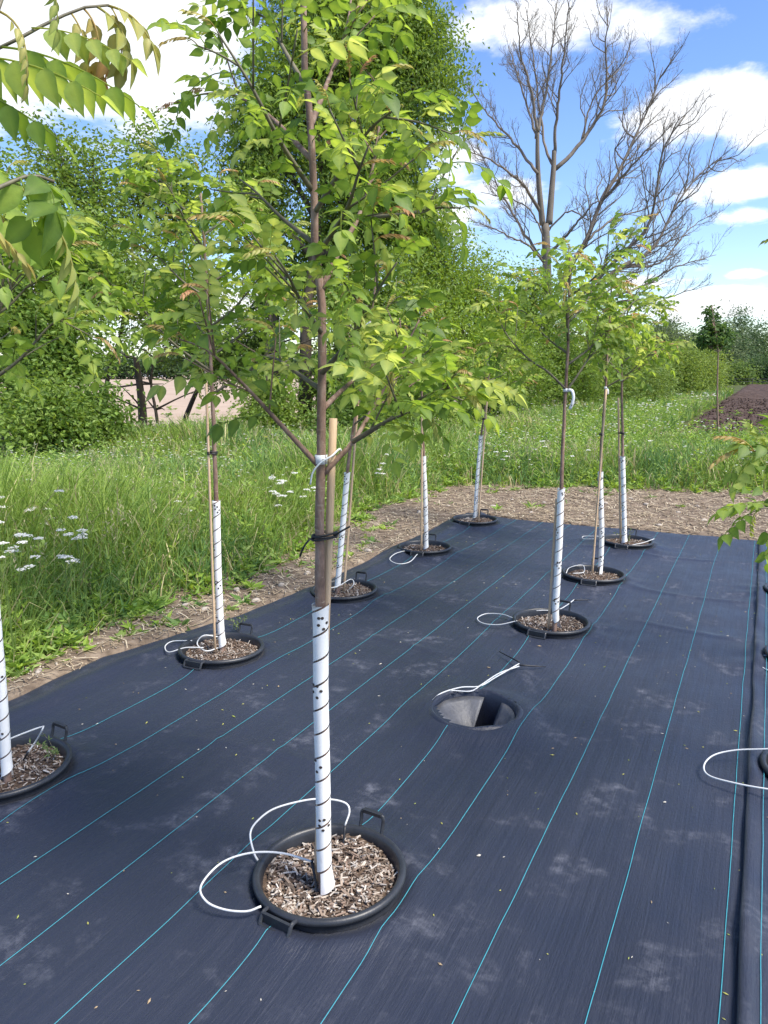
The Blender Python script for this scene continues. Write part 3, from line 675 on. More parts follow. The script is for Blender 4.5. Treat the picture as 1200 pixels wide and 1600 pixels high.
rB = [ # main branches of the big near sapling, in photo pixels with depth offsets
 [(498, 728), (440, 665, -.03), (375, 595, -.08), (325, 548, -.12), (280, 530, -.14)],
 [(504, 742), (528, 716, .01), (552, 690, .03), (590, 625, .08), (632, 545, .12), (655, 500, .14)],
 [(552, 690, .03), (610, 655, -.05), (660, 622, -.12), (700, 606, -.2), (730, 602, -.22)],
 [(552, 690, .03), (575, 675, -.1), (600, 660, -.22), (650, 640, -.33)],
 [(503, 452), (530, 392, .05), (560, 340, .1), (580, 275, .16), (592, 200, .2), (600, 120, .22)],
 [(560, 340, .1), (630, 335, .05), (680, 325, .0), (720, 325, -.03)],
 [(490, 335), (540, 255, -.12), (580, 200, -.2), (625, 165, -.26)],
 [(489, 300), (440, 225, -.1), (390, 130, -.18), (340, 50, -.2)],
 [(487, 250), (425, 185, .12), (370, 150, .2), (322, 140, .25)],
 [(484, 200), (515, 120, .14), (540, 50, .2), (550, -10, .25)],
 [(480, 140), (440, 70, .1), (415, 10, .15), (400, -40, .15)],
 [(502, 585), (555, 520, -.15), (590, 455, -.25), (620, 410, -.3)],
 [(503, 610), (460, 580, .1), (430, 560, .2), (400, 560, .3)],
 [(502, 520), (470, 470, -.2), (450, 430, -.3), (430, 400, -.35)],
 [(490, 380), (440, 340, .1), (400, 300, .15), (375, 280, .2)],
 [(503, 640), (545, 600, .2), (600, 560, .35), (650, 560, .42)],
 [(495, 400), (540, 330, -.25), (560, 270, -.35), (575, 230, -.4)],
]
sapling('B1', [(507, 1390), (503, 1150), (500, 940), (500, 838), (501, 715), (503, 600), (503, 500), (501, 450), (492, 395), (490, 300), (484, 190), (476, 90), (470, -30), (466, -120)], 0, 0, 0,
        'tall young tree with red-brown forked trunk, white tag and side branch, full leafy crown', 298, r0=.0195, guard_top=1.005, explicit=rB, seed=11, kick=.004, young=.5, bare=.32, scale=.77,
        guardlab='tall white spiral guard on the thickest trunk, in the pot with two tubing loops')
sapling('A1', [(347, 1018), (341, 900), (338, 783), (335, 700), (331, 600), (325, 480), (318, 370), (312, 270)], 1.55, 13, .56,
        'young tree second in the verge row, dark trunk with cane tied beside it', 290, guard_top=.96, seed=21, guardlab='white spiral guard with its loose lower end hanging, in second verge pot', kick=.012, scale=.95)
sapling('A2', [(527, 925), (535, 830), (543, 737), (549, 690), (560, 620), (572, 560), (581, 490), (588, 430)], 1.3, 10, .42,
        'young tree third in the verge row, leaning right with a hanging white tag', 170, guard_top=.96, seed=33, guardlab='slanting white spiral guard on the leaning tree in third verge pot', scale=.8)
sapling('A3', [(666, 860), (665, 790), (662, 712), (660, 660), (659, 600), (657, 540), (655, 500)], 1.4, 8, .34,
        'young tree fourth in the verge row with drooping bronze shoots', 110, guard_top=.93, seed=41, guardlab='white spiral guard on the tree in the fourth verge pot', young=.6, r0=.016)
sapling('A4', [(742, 814), (746, 750), (752, 680), (759, 630), (764, 590), (768, 562)], 1.45, 7, .42,
        'short young tree last in the verge row with yellow bronze leaves', 90, guard_top=1.0, seed=52, guardlab='slanting white spiral guard on the tree in the last verge pot', young=.7, up=.4, r0=.017)
sapling('B3', [(866, 985), (872, 880), (877, 760), (880, 680), (885, 590), (888, 520), (890, 440), (891, 395)], 1.72, 7, .5,
        'young tree beyond the empty socket with curled white tag on its trunk', 260, guard_top=.975, seed=63, guardlab='white spiral guard bent out at its foot, just beyond the empty socket', kick=.02,
        explicit=[[(884, 608), (855, 580, -.05), (825, 560, -.1), (790, 520, -.1), (770, 470, -.05)], [(884, 612), (900, 590, .0), (920, 560, .05), (945, 530, .1), (955, 500, .1)]], scale=.82)
sapling('B4', [(938, 898), (940, 830), (938, 738), (942, 660), (946, 605), (950, 540), (955, 470), (957, 440)], 1.55, 11, .40,
        'young tree with bent foot in middle row, tied to a separate bamboo cane', 190, guard_top=.90, seed=74, guardlab='crooked white spiral guard next to the bamboo cane', young=.35, kick=-.01, r0=.016, scale=.85)
sapling('B5', [(976, 850), (975, 790), (973, 712), (972, 640), (971, 590), (975, 520), (985, 465)], 1.6, 11, .42,
        'young tree last in the middle row with dark grey trunk', 190, guard_top=.90, seed=85, guardlab='straight white spiral guard on the tree last in the middle row', young=.4, r0=.018, scale=.85)
sapling('A0', [(12, 1222), (2, 1080), (-8, 960), (-18, 800), (-28, 640), (-34, 500), (-40, 380), (-48, 250)], 1.62, 8, .36,
        'young tree at the near end of the verge row, pale forking branches', 80, guard_top=.99, seed=96, guardlab='white spiral guard with tan band near its foot, first verge pot', kick=.006, scale=1.0,
        explicit=[[(-30, 560), (0, 480, .05), (35, 425, .1), (68, 408, .14), (90, 350, .15)], [(-30, 560), (-5, 480, 0), (8, 430, 0), (32, 390, .02), (50, 330, .0)]])
# tree that overhangs from the start of the middle row, beside the photographer
b0 = np.array([-1.16, .47, .035])
def upright(x, y, zs, lean=(0, 0)): return np.array([[x + lean[0] * (z - .03), y + lean[1] * (z - .03), z] for z in zs])
def free_sapling(key, x, y, topz, br, label, goal, seed, guardlab, r0=.018, zc=1.55, nbr=8, ln=.42, scale=1.0):
    T = upright(x, y, [-.05, .035, .4, .9, 1.3, 1.7, 2.1, topz]); T[4:, 0] += .01; rs = np.random.default_rng(seed)
    B = simple_branches(spline(T, 40), rs, zc, nbr, ln) + br
    e, TT, rad = grow_sapling(key, (x, y, .035), T, r0, B, label, goal, .22, scale, seed); guard(TT, rad, .035, .98, guardlab, .005, seed); TREES[key] = (TT, rad, 0)
    return e
near = []
for pts in ([(-60, 90, 1.22), (0, 75, 1.24), (70, 38, 1.27), (130, 12, 1.3), (170, 8, 1.32)], [(-60, 130, 1.1), (-20, 60, 1.12), (10, -20, 1.15), (40, -80, 1.18)], [(-90, 335, .92), (-40, 312, .95), (10, 288, .99), (50, 274, 1.02), (85, 284, 1.04)]):
    near.append(np.array([at_d(*q) for q in pts]))
near = [np.vstack([[b0[0] + .0, b0[1] + .0, 1.62 + .12 * i], p]) for i, p in enumerate(near)]
free_sapling('B0', -1.16, .47, 2.5, [], 'young tree overhanging from the start of the middle row, large leaves with bronze tips', 26, 107, 'white spiral guard on the overhanging tree, start of middle row', nbr=3, ln=.16)
free_sapling('C1', .36, 3.40, 2.6, [], 'young tree across the fabric seam beside the empty socket, drooping low branch', 150, 118, 'white spiral guard on the tree across the seam, beside the empty socket', nbr=8, ln=.24)
free_sapling('C2', .37, 4.85, 2.3, [], 'young tree across the fabric seam, second in its row', 90, 129, 'white spiral guard on the second tree across the seam', nbr=7, ln=.2)
def extra_branch(key, P, leaves, r=.006):
    """a further branch on an existing sapling with leaves at given places: (fraction, direction, mesh index, young, scale, roll)"""
    root = [o for o in bpy.data.objects if o.name.startswith('sapling_tree') and o.type == 'EMPTY' and abs(o.location.x - TREES[key][0][1][0]) < .02 and abs(o.location.y - TREES[key][0][1][1]) < .02][0]
    inv = -np.array(root.location); S = spline(P, 24); m = MB(); tube(m, S + inv, np.linspace(r, .0022, 24), 7)
    link('branch', m.mesh('branch', MAT['twig']), root, loc=(0, 0, 0))
    for (f, d, idx, yg, sc, roll) in leaves:
        o = at_d(*f) if isinstance(f, tuple) else S[min(int(f * 23), 23)]; d = RT * d[0] + UP * d[1] + FW * d[2]
        link('young_leaf' if yg else 'leaf', (TIPV if yg and idx > 8 else YOUNGV if yg else HANGV if idx > 8 else BIGV if idx > 6 else LEAFV)[idx - 9 if idx > 8 else idx - 7 if idx > 6 else idx], root, matrix=orient(o + inv, d, roll) @ Matrix.Scale(sc, 4))
extra_branch('B0', near[0], [((0, 73, 1.24), (.96, -.05, .05), 9, 0, .92, .25), ((-60, 90, 1.2), (.97, .02, -.1), 10, 0, .9, .2), ((50, 45, 1.26), (.95, .05, .1), 10, 0, .66, -.2), ((-110, 120, 1.16), (.95, -.1, .1), 9, 0, .8, .2),
                             ((128, 13, 1.3), (.6, -.75, 0), 9, 1, 1.1, .3), ((150, 9, 1.31), (.75, -.6, .1), 10, 1, 1.2, 0), ((168, 8, 1.32), (.5, -.8, -.1), 9, 1, 1.1, .3), ((168, 8, 1.32), (.9, -.4, 0), 10, 1, 1.2, 0), ((110, 20, 1.29), (.5, -.8, .2), 10, 1, 1.0, .5), ((145, 60, 1.3), (.6, -.75, .2), 9, 1, .8, .5)])
extra_branch('B0', near[1], [(.5, (.7, -.6, 0), 2, 0, 1.1, .6), (.85, (.8, -.5, 0), 1, 1, 1., 0), (1, (.7, -.6, 0), 0, 1, 1., 0), (.4, (.3, -.9, .1), 0, 0, 1.1, .6)])
extra_branch('B0', near[2], [((30, 279, 1.0), (.3, -.85, -.1), 7, 0, .68, .5), ((60, 276, 1.02), (.7, -.65, -.1), 8, 0, .62, -.3), ((80, 283, 1.04), (.6, -.7, 0), 7, 0, .6, .2), (.62, (.5, .3, .5), 1, 1, 1.0, 0), (.9, (.6, -.5, .6), 2, 1, 1.2, 0)])
cb = np.vstack([[.36, 3.40, 1.5], [at_d(1300, 745, 2.75), at_d(1235, 715, 2.7), at_d(1178, 705, 2.68)]]); cb2 = np.vstack([[.36, 3.40, 1.42], [at_d(1310, 800, 2.7), at_d(1245, 790, 2.6), at_d(1185, 795, 2.55)]])
extra_branch('C1', cb, [(.7, (-.9, .1, 0), 0, 0, .9, .5), (.8, (-.6, -.6, .1), 3, 0, .9, .4), (.85, (-.5, .6, 0), 2, 0, .8, 0), (.92, (-.9, -.3, 0), 4, 0, .8, -.4), (1, (-.95, .25, 0), 0, 1, 1.2, 0), (1, (-.6, .7, 0), 2, 1, 1.0, 0), (.9, (-.2, -.9, .1), 1, 0, .8, 0), (.95, (-.3, .85, .1), 5, 0, .9, 0), (.75, (-.3, .8, -.1), 4, 0, 1.0, .3), (.97, (-.7, -.6, -.2), 2, 0, 1.0, .3), (.82, (-.9, .4, -.2), 0, 0, 1.0, -.3)])
extra_branch('C1', cb2, [(.75, (-.8, -.3, 0), 5, 0, .9, .5), (.85, (-.6, -.7, .1), 1, 0, .9, .4), (.92, (-.9, .2, 0), 4, 0, .8, -.3), (1, (-.8, -.5, 0), 2, 0, .9, 0), (1, (-.5, -.8, 0), 3, 1, 1.0, 0), (.95, (-.95, .1, 0), 0, 0, 1.0, .4), (.9, (-.4, -.9, -.1), 3, 0, 1.0, 0), (.8, (-.7, .5, 0), 1, 0, .9, 0)])

# ------------------------------------------------------------------ stakes, ties and tags
def tp(key, z): T = TREES[key][0]; return np.array([np.interp(z, T[:, 2], T[:, c]) for c in range(3)])
def hdir(a, b): return RT * a + np.array([FW[0], FW[1], 0]) / np.linalg.norm(FW[:2]) * b
stake_obj(tp('B1', .1) + hdir(-.032, .05) + [0, 0, -.13], tp('B1', 1.565) + hdir(.034, .012), .0118, 'thick round wooden stake tied to the forked tree', 'wooden_stake')
c = tp('B1', 1.215); dv = (hdir(.028, .02)); tie_obj(c, dv, .024, 'black tie with two long loose ends round trunk and thick wooden stake',
    [[c + hdir(-.02, -.016), c + hdir(-.032, -.03) + [0, 0, -.006], c + hdir(-.046, -.03) + [0, 0, -.026], c + hdir(-.058, -.02) + [0, 0, -.055]], [c + hdir(.045, -.005) + [0, 0, .004], c + hdir(.065, -.015) + [0, 0, .02], c + hdir(.092, -.02) + [0, 0, .036]]])
stake_obj(tp('A1', .1) + hdir(-.035, -.03) + [0, 0, -.12], tp('A1', 1.72) + hdir(-.028, -.012), .0075, 'thin cane standing tight against the second verge tree', 'bamboo_cane')
tie_obj(tp('A1', 1.24), hdir(-.02, -.01), .018, 'small black tie on the second verge tree', [])
stake_obj(tp('A2', .1) + hdir(.04, .02) + [0, 0, -.12], tp('A2', 1.5) + hdir(-.0, .035), .009, 'slanting wooden stake behind the leaning tree', 'wooden_stake')
stake_obj(tp('A3', .1) + hdir(-.045, -.02) + [0, 0, -.12], tp('A3', 1.4) + hdir(-.005, -.025), .009, 'thin wooden stake left of the fourth verge tree', 'wooden_stake')
stake_obj(tp('A4', .1) + hdir(.03, -.03) + [0, 0, -.12], tp('A4', 1.42) + hdir(.004, -.028), .010, 'wooden stake crossing the guard of the last verge tree', 'wooden_stake')
tie_obj(tp('A4', 1.18), hdir(.004, -.03), .018, 'small black tie on the last verge tree', [])
stake_obj(tp('B3', .1) + hdir(-.035, .03) + [0, 0, -.12], tp('B3', .9) + hdir(-.018, .03), .0075, 'short thin cane behind the guard beyond the empty socket', 'bamboo_cane')
stake_obj(tp('B4', .05) + hdir(-.075, -.02) + [0, 0, -.08], tp('B4', 1.56) + hdir(-.004, -.03), .0085, 'bamboo cane standing apart from the crooked guard', 'bamboo_cane')
tie_obj(tp('B4', 1.2), hdir(-.012, -.02), .018, 'small black tie on the tree beside the bamboo cane', [])
stake_obj(tp('B5', .1) + hdir(-.02, .04) + [0, 0, -.12], tp('B5', 1.45) + hdir(-.022, .035), .009, 'wooden stake behind the last middle row tree', 'wooden_stake')
tie_obj(tp('B5', 1.12), hdir(-.02, .02), .018, 'small black tie on the last middle row tree', [])
for k, z in (('A1', .98), ('A1', 1.05)): pass
def tag_ring(key, z, r, h, label, tail=None, mark=True):
    c = tp(key, z); T = TREES[key][0]; e = thing('plant_tag', c, label, 'tag', 'white tags on the young trees'); m = MB(); a = np.linspace(0, 6.0, 30)
    Pz, A_ = np.meshgrid(np.array([-h / 2, h / 2]), a, indexing='ij')
    grid(m, c[0] + r * np.cos(A_), c[1] + r * np.sin(A_), c[2] + Pz); o = m.obj('band', MAT['tag'], e); md = o.modifiers.new('s', 'SOLIDIFY'); md.thickness = .0012; md.offset = 1
    if tail is not None:
        m = MB(); S = spline([c + np.asarray(q) for q in tail], 12); w = np.array([[0, 0, 1.]]) * h * .45
        w = np.cross(np.gradient(S, axis=0), FW); w /= np.linalg.norm(w, axis=1, keepdims=True); w *= h * .42
        n = len(S); i = np.arange(n - 1); m.add(np.vstack([S - w, S + w]), None, np.stack([i, i + 1, n + i + 1, n + i], 1)); o = m.obj('strip', MAT['tag'], e); md = o.modifiers.new('s', 'SOLIDIFY'); md.thickness = .0012
    if mark:
        m = MB(); p = (tail and S[-3]) if tail is not None else None
        if p is None:
            hr = -FW.copy(); hr[2] = 0; hr /= np.linalg.norm(hr); q = hr * math.cos(.5) + RT * math.sin(.5); box(m, c + q * (r + .0018), (.010, .0008, .003), np.stack([RT * math.cos(.5) - hr * math.sin(.5), q, [0, 0, 1]], 1))
        else: box(m, p - FW * .0022, (.006, .001, .009), np.stack([RT, FW, UP], 1))
        m.obj('mark', MAT['ink'], e, smooth=False)
tag_ring('B1', 1.447, .0185, .027, 'white plastic band tag round the forked trunk just above its lowest branches')
tag_ring('B3', 1.585, .0155, .022, 'white tag with a long curled strip on trunk beyond the empty socket', [(0.014, -.01, 0), (.04, -.01, .0), (.052, -.008, -.04), (.045, -.008, -.085), (.032, -.008, -.115)])
tag_ring('A2', float(plane_pts([(581, 505)], TREES['A2'][2])[0][2]), .012, .022, 'white tag hanging on the leaning tree among its leaves', [(-.01, -.005, 0), (-.03, -.01, -.02), (-.04, -.01, -.06), (-.035, -.01, -.09)], False)
tag_ring('A4', 1.44, .0135, .018, 'small white tag at the top of the last verge trunk', [(.01, 0, 0), (.025, 0, .015), (.04, 0, .02)], False)
tag_ring('B4', 1.57, .0125, .02, 'small white tag on trunk beside the bamboo cane', [(.01, 0, 0), (.02, -.01, -.02), (.022, -.01, -.05)], False)
tag_ring('B5', 1.62, .0125, .02, 'small white tag on dark trunk last in middle row', None, False)
# pale looped strip near the fork of the near tree
m = MB(); c = tp('B1', 1.42); S = spline([c + hdir(-.03, -.02) + [0, 0, -.045], c + hdir(-.022, -.024) + [0, 0, -.01], c + hdir(.0, -.026) + [0, 0, .018], c + hdir(.035, -.02) + [0, 0, .04], c + hdir(.055, .02) + [0, 0, .055], c + hdir(.06, .03) + [0, 0, .03]], 24)
tube(m, S, .0028, 6); o = m.obj('tag_strap', MAT['tag']); o['label'] = 'pale narrow strap looped over the low right branch of the forked tree'; o['category'] = 'strap'

# ------------------------------------------------------------------ drip tubing
def drip(pts, label, stakes=(), r=.0036, n=60):
    P = np.array([at_z(px, py, z) for (px, py, z) in pts]); e = thing('drip_tube', P[0], label, 'tubing', 'white drip tubes at the pots')
    m = MB(); tube(m, spline(P, n), r, 8); m.obj('hose', MAT['tubing'], e)
    for (a_, b_) in stakes:
        a_ = at_z(*a_); b_ = at_z(*b_); m = MB(); tube(m, np.linspace(0, 1, 5)[:, None] * (b_ - a_) + a_, [.0052, .0052, .0042, .0036, .0025], 7); m.obj('emitter_stake', MAT['black'], e)
drip([(487, 1346, .105), (440, 1333, .115), (390, 1333, .11), (345, 1349, .09), (314, 1384, .07), (322, 1408, .06), (350, 1421, .055), (385, 1424, .06), (408, 1416, .07)], 'white tube in a wide loop beside the pot, ending at the forked trunk', [((487, 1344, .107), (498, 1403, .025))])
drip([(539, 1290, .10), (546, 1268, .14), (540, 1255, .16), (515, 1249, .165), (480, 1250, .16), (430, 1263, .14), (402, 1283, .11), (391, 1303, .08), (397, 1333, .055), (404, 1346, .04)], 'white tube arching up behind the forked trunk', [((539, 1290, .10), (536, 1328, .03))])
drip([(340, 995, .07), (318, 993, .09), (308, 1006, .08), (322, 1017, .07), (342, 1012, .06)], 'white tube coiled inside the second verge pot', [((324, 1010, .085), (335, 1028, .03))], n=40)
drip([(318, 1012, .085), (290, 1012, .08), (264, 1019, .05), (258, 1010, .045), (270, 1002, .05), (300, 1001, .07)], 'white tube loop poking out left of the second verge pot', n=40)
drip([(-40, 1180, .1), (14, 1155, .17), (64, 1136, .20), (66, 1140, .195), (56, 1158, .13), (44, 1175, .085)], 'white tube bent to a sharp peak over the first verge pot', [((44, 1175, .085), (34, 1192, .03))], n=40)
drip([(512, 920, .09), (530, 915, .10), (548, 905, .12), (553, 912, .1), (545, 922, .05)], 'thin white tube bent over in the third verge pot', n=30)
drip([(636, 860, .055), (618, 865, .075), (609, 874, .06), (622, 881, .055), (640, 878, .06), (652, 866, .085)], 'white tube hanging in a loop over front rim of fourth verge pot', n=30)
drip([(808, 970, .09), (780, 976, .05), (755, 974, .03), (746, 966, .03), (760, 959, .035), (785, 960, .05), (802, 966, .07)], 'white tube lying in a flat oval left of the pot beyond the socket', [((806, 970, .09), (818, 975, .03))], n=50)
drip([(812, 958, .05), (840, 954, .06), (870, 953, .06), (885, 946, .05), (897, 937, .03)], 'white tube running behind the pot beyond the socket', [((897, 938, .03), (924, 937, .02))], n=30)
drip([(884, 897, .07), (890, 887, .07), (910, 883, .08), (912, 894, .06), (895, 896, .06)], 'white tube coiled beside the bamboo cane', n=30)
drip([(928, 842, .06), (912, 842, .04), (912, 838, .04), (935, 838, .06)], 'white tube poking out of last middle row pot', n=24)
drip([(985, 852, .06), (1005, 848, .06), (1022, 842, .07)], 'short white tube sticking out right of last middle row pot', n=20)
drip([(676, 1094, .045), (690, 1083, .06), (720, 1074, .06), (750, 1072, .05), (775, 1058, .05), (811, 1037, .045)], 'pair of pale tubes from the empty socket, the upper one', [((811, 1034, .045), (780, 1018, .03))], n=40)
drip([(680, 1096, .04), (700, 1080, .055), (735, 1080, .05), (752, 1070, .055), (780, 1052, .05), (811, 1041, .04)], 'pair of pale tubes from the empty socket, the lower one', [((811, 1039, .04), (853, 1042, .02))], n=40)
drip([(1262, 1165, .12), (1200, 1170, .10), (1150, 1172, .08), (1115, 1180, .06), (1100, 1196, .045), (1108, 1212, .045), (1150, 1224, .06), (1200, 1233, .075), (1255, 1240, .08)], 'white tube in a wide loop lying across the fabric seam', n=60)
drip([(1255, 1055, .09), (1215, 1052, .05), (1190, 1042, .03), (1184, 1030, .03), (1196, 1024, .04), (1240, 1030, .08)], 'small white tube loop at the second pot across the seam', n=40)

# ------------------------------------------------------------------ hedgerow trees
def leaf_cloud(mb, P, D_, L, W, colr, rs, up_bias=.6):
    """many folded two-triangle leaves"""
    n = len(P); D_ = D_ / np.linalg.norm(D_, axis=1, keepdims=True); N = rs.normal(size=(n, 3)) * .8 + [0, 0, up_bias]
    S = np.cross(N, D_); S /= np.maximum(np.linalg.norm(S, axis=1, keepdims=True), 1e-6); Nn = np.cross(D_, S)
    L = (L * rs.uniform(.7, 1.3, n))[:, None]; W = (W * rs.uniform(.7, 1.3, n))[:, None]
    tip = P + D_ * L - Nn * L * .15; mid = P + D_ * L * .45
    V = np.stack([P, mid + S * W * .5 + Nn * W * .12, tip, mid - S * W * .5 + Nn * W * .12], 1).reshape(-1, 3); i = np.arange(n)[:, None] * 4
    T_ = np.concatenate([i + [[0, 2, 1]], i + [[0, 3, 2]]]); mb.add(V, T_, None, np.repeat(colr, 4, axis=0))
GREENS = dict(mid=(.14, .21, .05), dark=(.085, .14, .045), blue=(.11, .17, .075), far=(.14, .19, .085))  # far green has distance haze put into its colour
def lobe(px, py, dep, rx, ry, rd=None):
    c = at_d(px, py, dep); return (c, rx / F * dep, ry / F * dep, rd if rd else .8 * rx / F * dep)
def lobed_tree(name, label, base, lobes, nleaf, L, W, color, seed, r0=.12, droop=.4, clump=.28, group=None, category='tree', stems=None, nclump=None, hue=.16, twigs=True, trunk_mat=None, shell=.55):
    rs = np.random.default_rng(seed); base = np.asarray(base, float); e = thing(name, base, label, category, group); inv = -base
    w = np.array([(l[1] * l[2] * l[3]) ** (2 / 3) for l in lobes]); w /= w.sum(); nclump = nclump or max(30, nleaf // 55)
    which = rs.choice(len(lobes), nclump, p=w); v = rs.normal(size=(nclump, 3)); v /= np.linalg.norm(v, axis=1, keepdims=True); r = rs.random(nclump) ** (shell * .66)
    hd = np.array([FW[0], FW[1], 0]) / np.linalg.norm(FW[:2])
    cc = np.array([lobes[k][0] for k in which]); rx = np.array([lobes[k][1] for k in which])[:, None]; rz = np.array([lobes[k][2] for k in which])[:, None]; rd = np.array([lobes[k][3] for k in which])[:, None]
    C_ = cc + (v[:, :1] * RT * rx + v[:, 1:2] * hd * rd + v[:, 2:] * np.array([0, 0, 1.]) * rz) * r[:, None]
    C_[:, 2] = np.maximum(C_[:, 2], base[2] + .15)
    # leaves
    ci = rs.integers(0, nclump, nleaf); size = clump * rs.uniform(.6, 1.4, nclump)
    P = C_[ci] + rs.normal(size=(nleaf, 3)) * size[ci][:, None] * [1, 1, .75]; P[:, 2] = np.maximum(P[:, 2], base[2] + .05)
    D_ = rs.normal(size=(nleaf, 3)); D_[:, 2] = D_[:, 2] * .5 - droop
    base_c = np.array(color); tint = 1 + hue * rs.normal(size=(nclump, 1)) * [.9, .6, .6]; colr = base_c * tint[ci] * (1 + .14 * rs.normal(size=(nleaf, 1))); colr = np.clip(colr, .008, .6)
    m = MB(); leaf_cloud(m, P + inv, D_, L, W, colr, rs); link('crown', m.mesh('crown', MAT['crown'], False), e, loc=(0, 0, 0))
    # trunk, limbs to each lobe, twigs to clumps
    m = MB(); cm = np.average([l[0] for l in lobes], axis=0, weights=w); top = max(lobes, key=lambda l: l[0][2])[0]
    trunk = spline([base - [0, 0, .15], base + (cm - base) * [.25, .25, .33] + rs.normal(0, .1, 3) * [1, 1, 0], base + (cm - base) * [.7, .7, .72], top], 14) if stems is None else spline(stems, 14)
    tube(m, trunk + inv, np.linspace(r0, r0 * .18, 14), 8)
    for li, l in enumerate(lobes):
        i = int(np.argmin(np.linalg.norm(trunk - (l[0] - [0, 0, 1.2 * l[2]]), axis=1))); i = min(i, 11); st = trunk[i]
        limb = spline([st, st * .5 + l[0] * .5 + rs.normal(0, .12, 3) * l[1] + [0, 0, -.1 * l[2]], l[0], l[0] + [0, 0, .6 * l[2]]], 9)
        tube(m, limb + inv, np.linspace(min(max(.02, r0 * .45), r0 * .5), min(.012, r0 * .3), 9), 6)
        if twigs:
            ids = np.where(which == li)[0][:60]
            for q in ids:
                a_ = limb[int(rs.integers(2, 9))]; b_ = C_[q]; tube(m, np.array([a_, a_ * .5 + b_ * .5 + rs.normal(0, .05, 3), b_]) + inv, [min(.014, r0 * .14), min(.010, r0 * .1), .004], 4, cap=False)
    link('trunk', m.mesh('trunk', trunk_mat or MAT['bark_far']), e, loc=(0, 0, 0)); return e
HG = 'hedgerow trees and shrubs behind the verge'
d0 = 18.2; bz = at_z(476, 690, -.1)
lobed_tree('hedgerow_tree', 'tallest dense dark green tree behind the verge, trunk rising behind the forked sapling', bz,
   [lobe(565, 40, d0, 100, 110), lobe(645, 150, d0, 82, 95), lobe(640, 60, d0, 70, 60), lobe(470, 130, d0, 80, 130), lobe(410, 220, d0, 70, 90), lobe(400, 320, d0, 55, 80), lobe(560, 260, d0, 90, 110), lobe(620, 320, d0 + .5, 70, 80), lobe(520, 400, d0 + 1, 80, 90), lobe(590, 480, d0, 90, 100), lobe(560, 610, d0 + .5, 90, 80), lobe(500, -90, d0, 90, 90)],
   120000, .12, .052, (.19, .28, .048), 201, r0=.2, droop=.75, clump=.27, group=HG, stems=[bz - [0, 0, .2], at_d(477, 600, d0), at_d(480, 480, d0), at_d(500, 330, d0), at_d(520, 180, d0), at_d(540, 20, d0)])
lobed_tree('hedgerow_tree', 'bushy light green tree right of the tallest tree behind verge', at_z(690, 690, -.1),
   [lobe(690, 430, 19, 62, 75), lobe(745, 470, 20, 48, 70), lobe(640, 545, 18, 80, 90), lobe(720, 560, 18.5, 75, 80), lobe(650, 370, 19, 50, 50), lobe(790, 540, 20, 45, 75)],
   52000, .10, .04, (.23, .33, .05), 202, r0=.12, droop=.5, clump=.25, group=HG)
lobed_tree('hedgerow_tree', 'broad green thicket tree behind the two far middle row saplings', at_z(850, 648, -.1),
   [lobe(800, 590, 27, 60, 60), lobe(850, 540, 29, 70, 75), lobe(900, 590, 30, 65, 50), lobe(830, 470, 29, 45, 50)], 34000, .13, .055, (.19, .28, .05), 203, r0=.12, clump=.4, group=HG)
lobed_tree('hedgerow_shrub', 'dense grey-green shrub between the dead tree and the ploughed strip', at_z(960, 640, -.1),
   [lobe(945, 590, 34, 50, 45), lobe(985, 575, 36, 50, 55), lobe(1010, 600, 38, 38, 32)], 24000, .15, .06, (.19, .27, .06), 204, r0=.1, clump=.45, group=HG, category='shrub')
lobed_tree('hedgerow_shrub', 'rounded bright green shrub at the end of the hedge by the ploughed strip', at_z(1080, 622, -.1),
   [lobe(1060, 580, 50, 40, 38), lobe(1095, 575, 54, 30, 42), lobe(1112, 590, 58, 22, 25)], 22000, .17, .075, (.22, .30, .06), 205, r0=.1, clump=.5, group=HG, category='shrub')
lobed_tree('hedgerow_tree', 'pale grey-green tree rising behind the hedge near the ploughed strip', at_z(1050, 615, -.1),
   [lobe(1055, 550, 62, 34, 34), lobe(1030, 545, 64, 34, 40), lobe(1075, 548, 66, 22, 22)], 14000, .2, .08, (.12, .16, .065), 206, r0=.1, clump=.6, group=HG)
# left: elms with airy crowns and many thin stems
lobed_tree('hedgerow_tree', 'dark leafy tree on the left behind the first verge tree', at_z(8, 712, -.1),
   [lobe(20, 480, 14, 95, 110), lobe(90, 540, 14.5, 80, 70), lobe(-30, 350, 14, 90, 110), lobe(40, 620, 14, 70, 60), lobe(130, 420, 15, 70, 80)], 34000, .10, .06, (.19, .29, .055), 207, r0=.10, droop=.3, clump=.26, group=HG, shell=.8)
lobed_tree('hedgerow_tree', 'airy small-leaved tree with blue gaps left of the tallest tree', at_z(160, 690, -.1),
   [lobe(150, 330, 16, 90, 120), lobe(230, 280, 16.5, 80, 90), lobe(90, 260, 16, 70, 80), lobe(290, 330, 17, 60, 90), lobe(200, 450, 16, 90, 80), lobe(300, 480, 17, 80, 70)], 24000, .095, .056, (.19, .28, .05), 208, r0=.07, droop=.2, clump=.26, group=HG, shell=.9)
lobed_tree('hedgerow_tree', 'thin crooked tree with ragged leaves in front of bare field', at_z(280, 672, -.1),
   [lobe(280, 520, 20, 60, 60), lobe(340, 560, 21, 50, 50), lobe(400, 540, 20, 60, 70), lobe(420, 440, 20, 45, 70)], 14000, .095, .05, (.16, .24, .045), 209, r0=.09, droop=.3, clump=.26, group=HG, shell=.9)
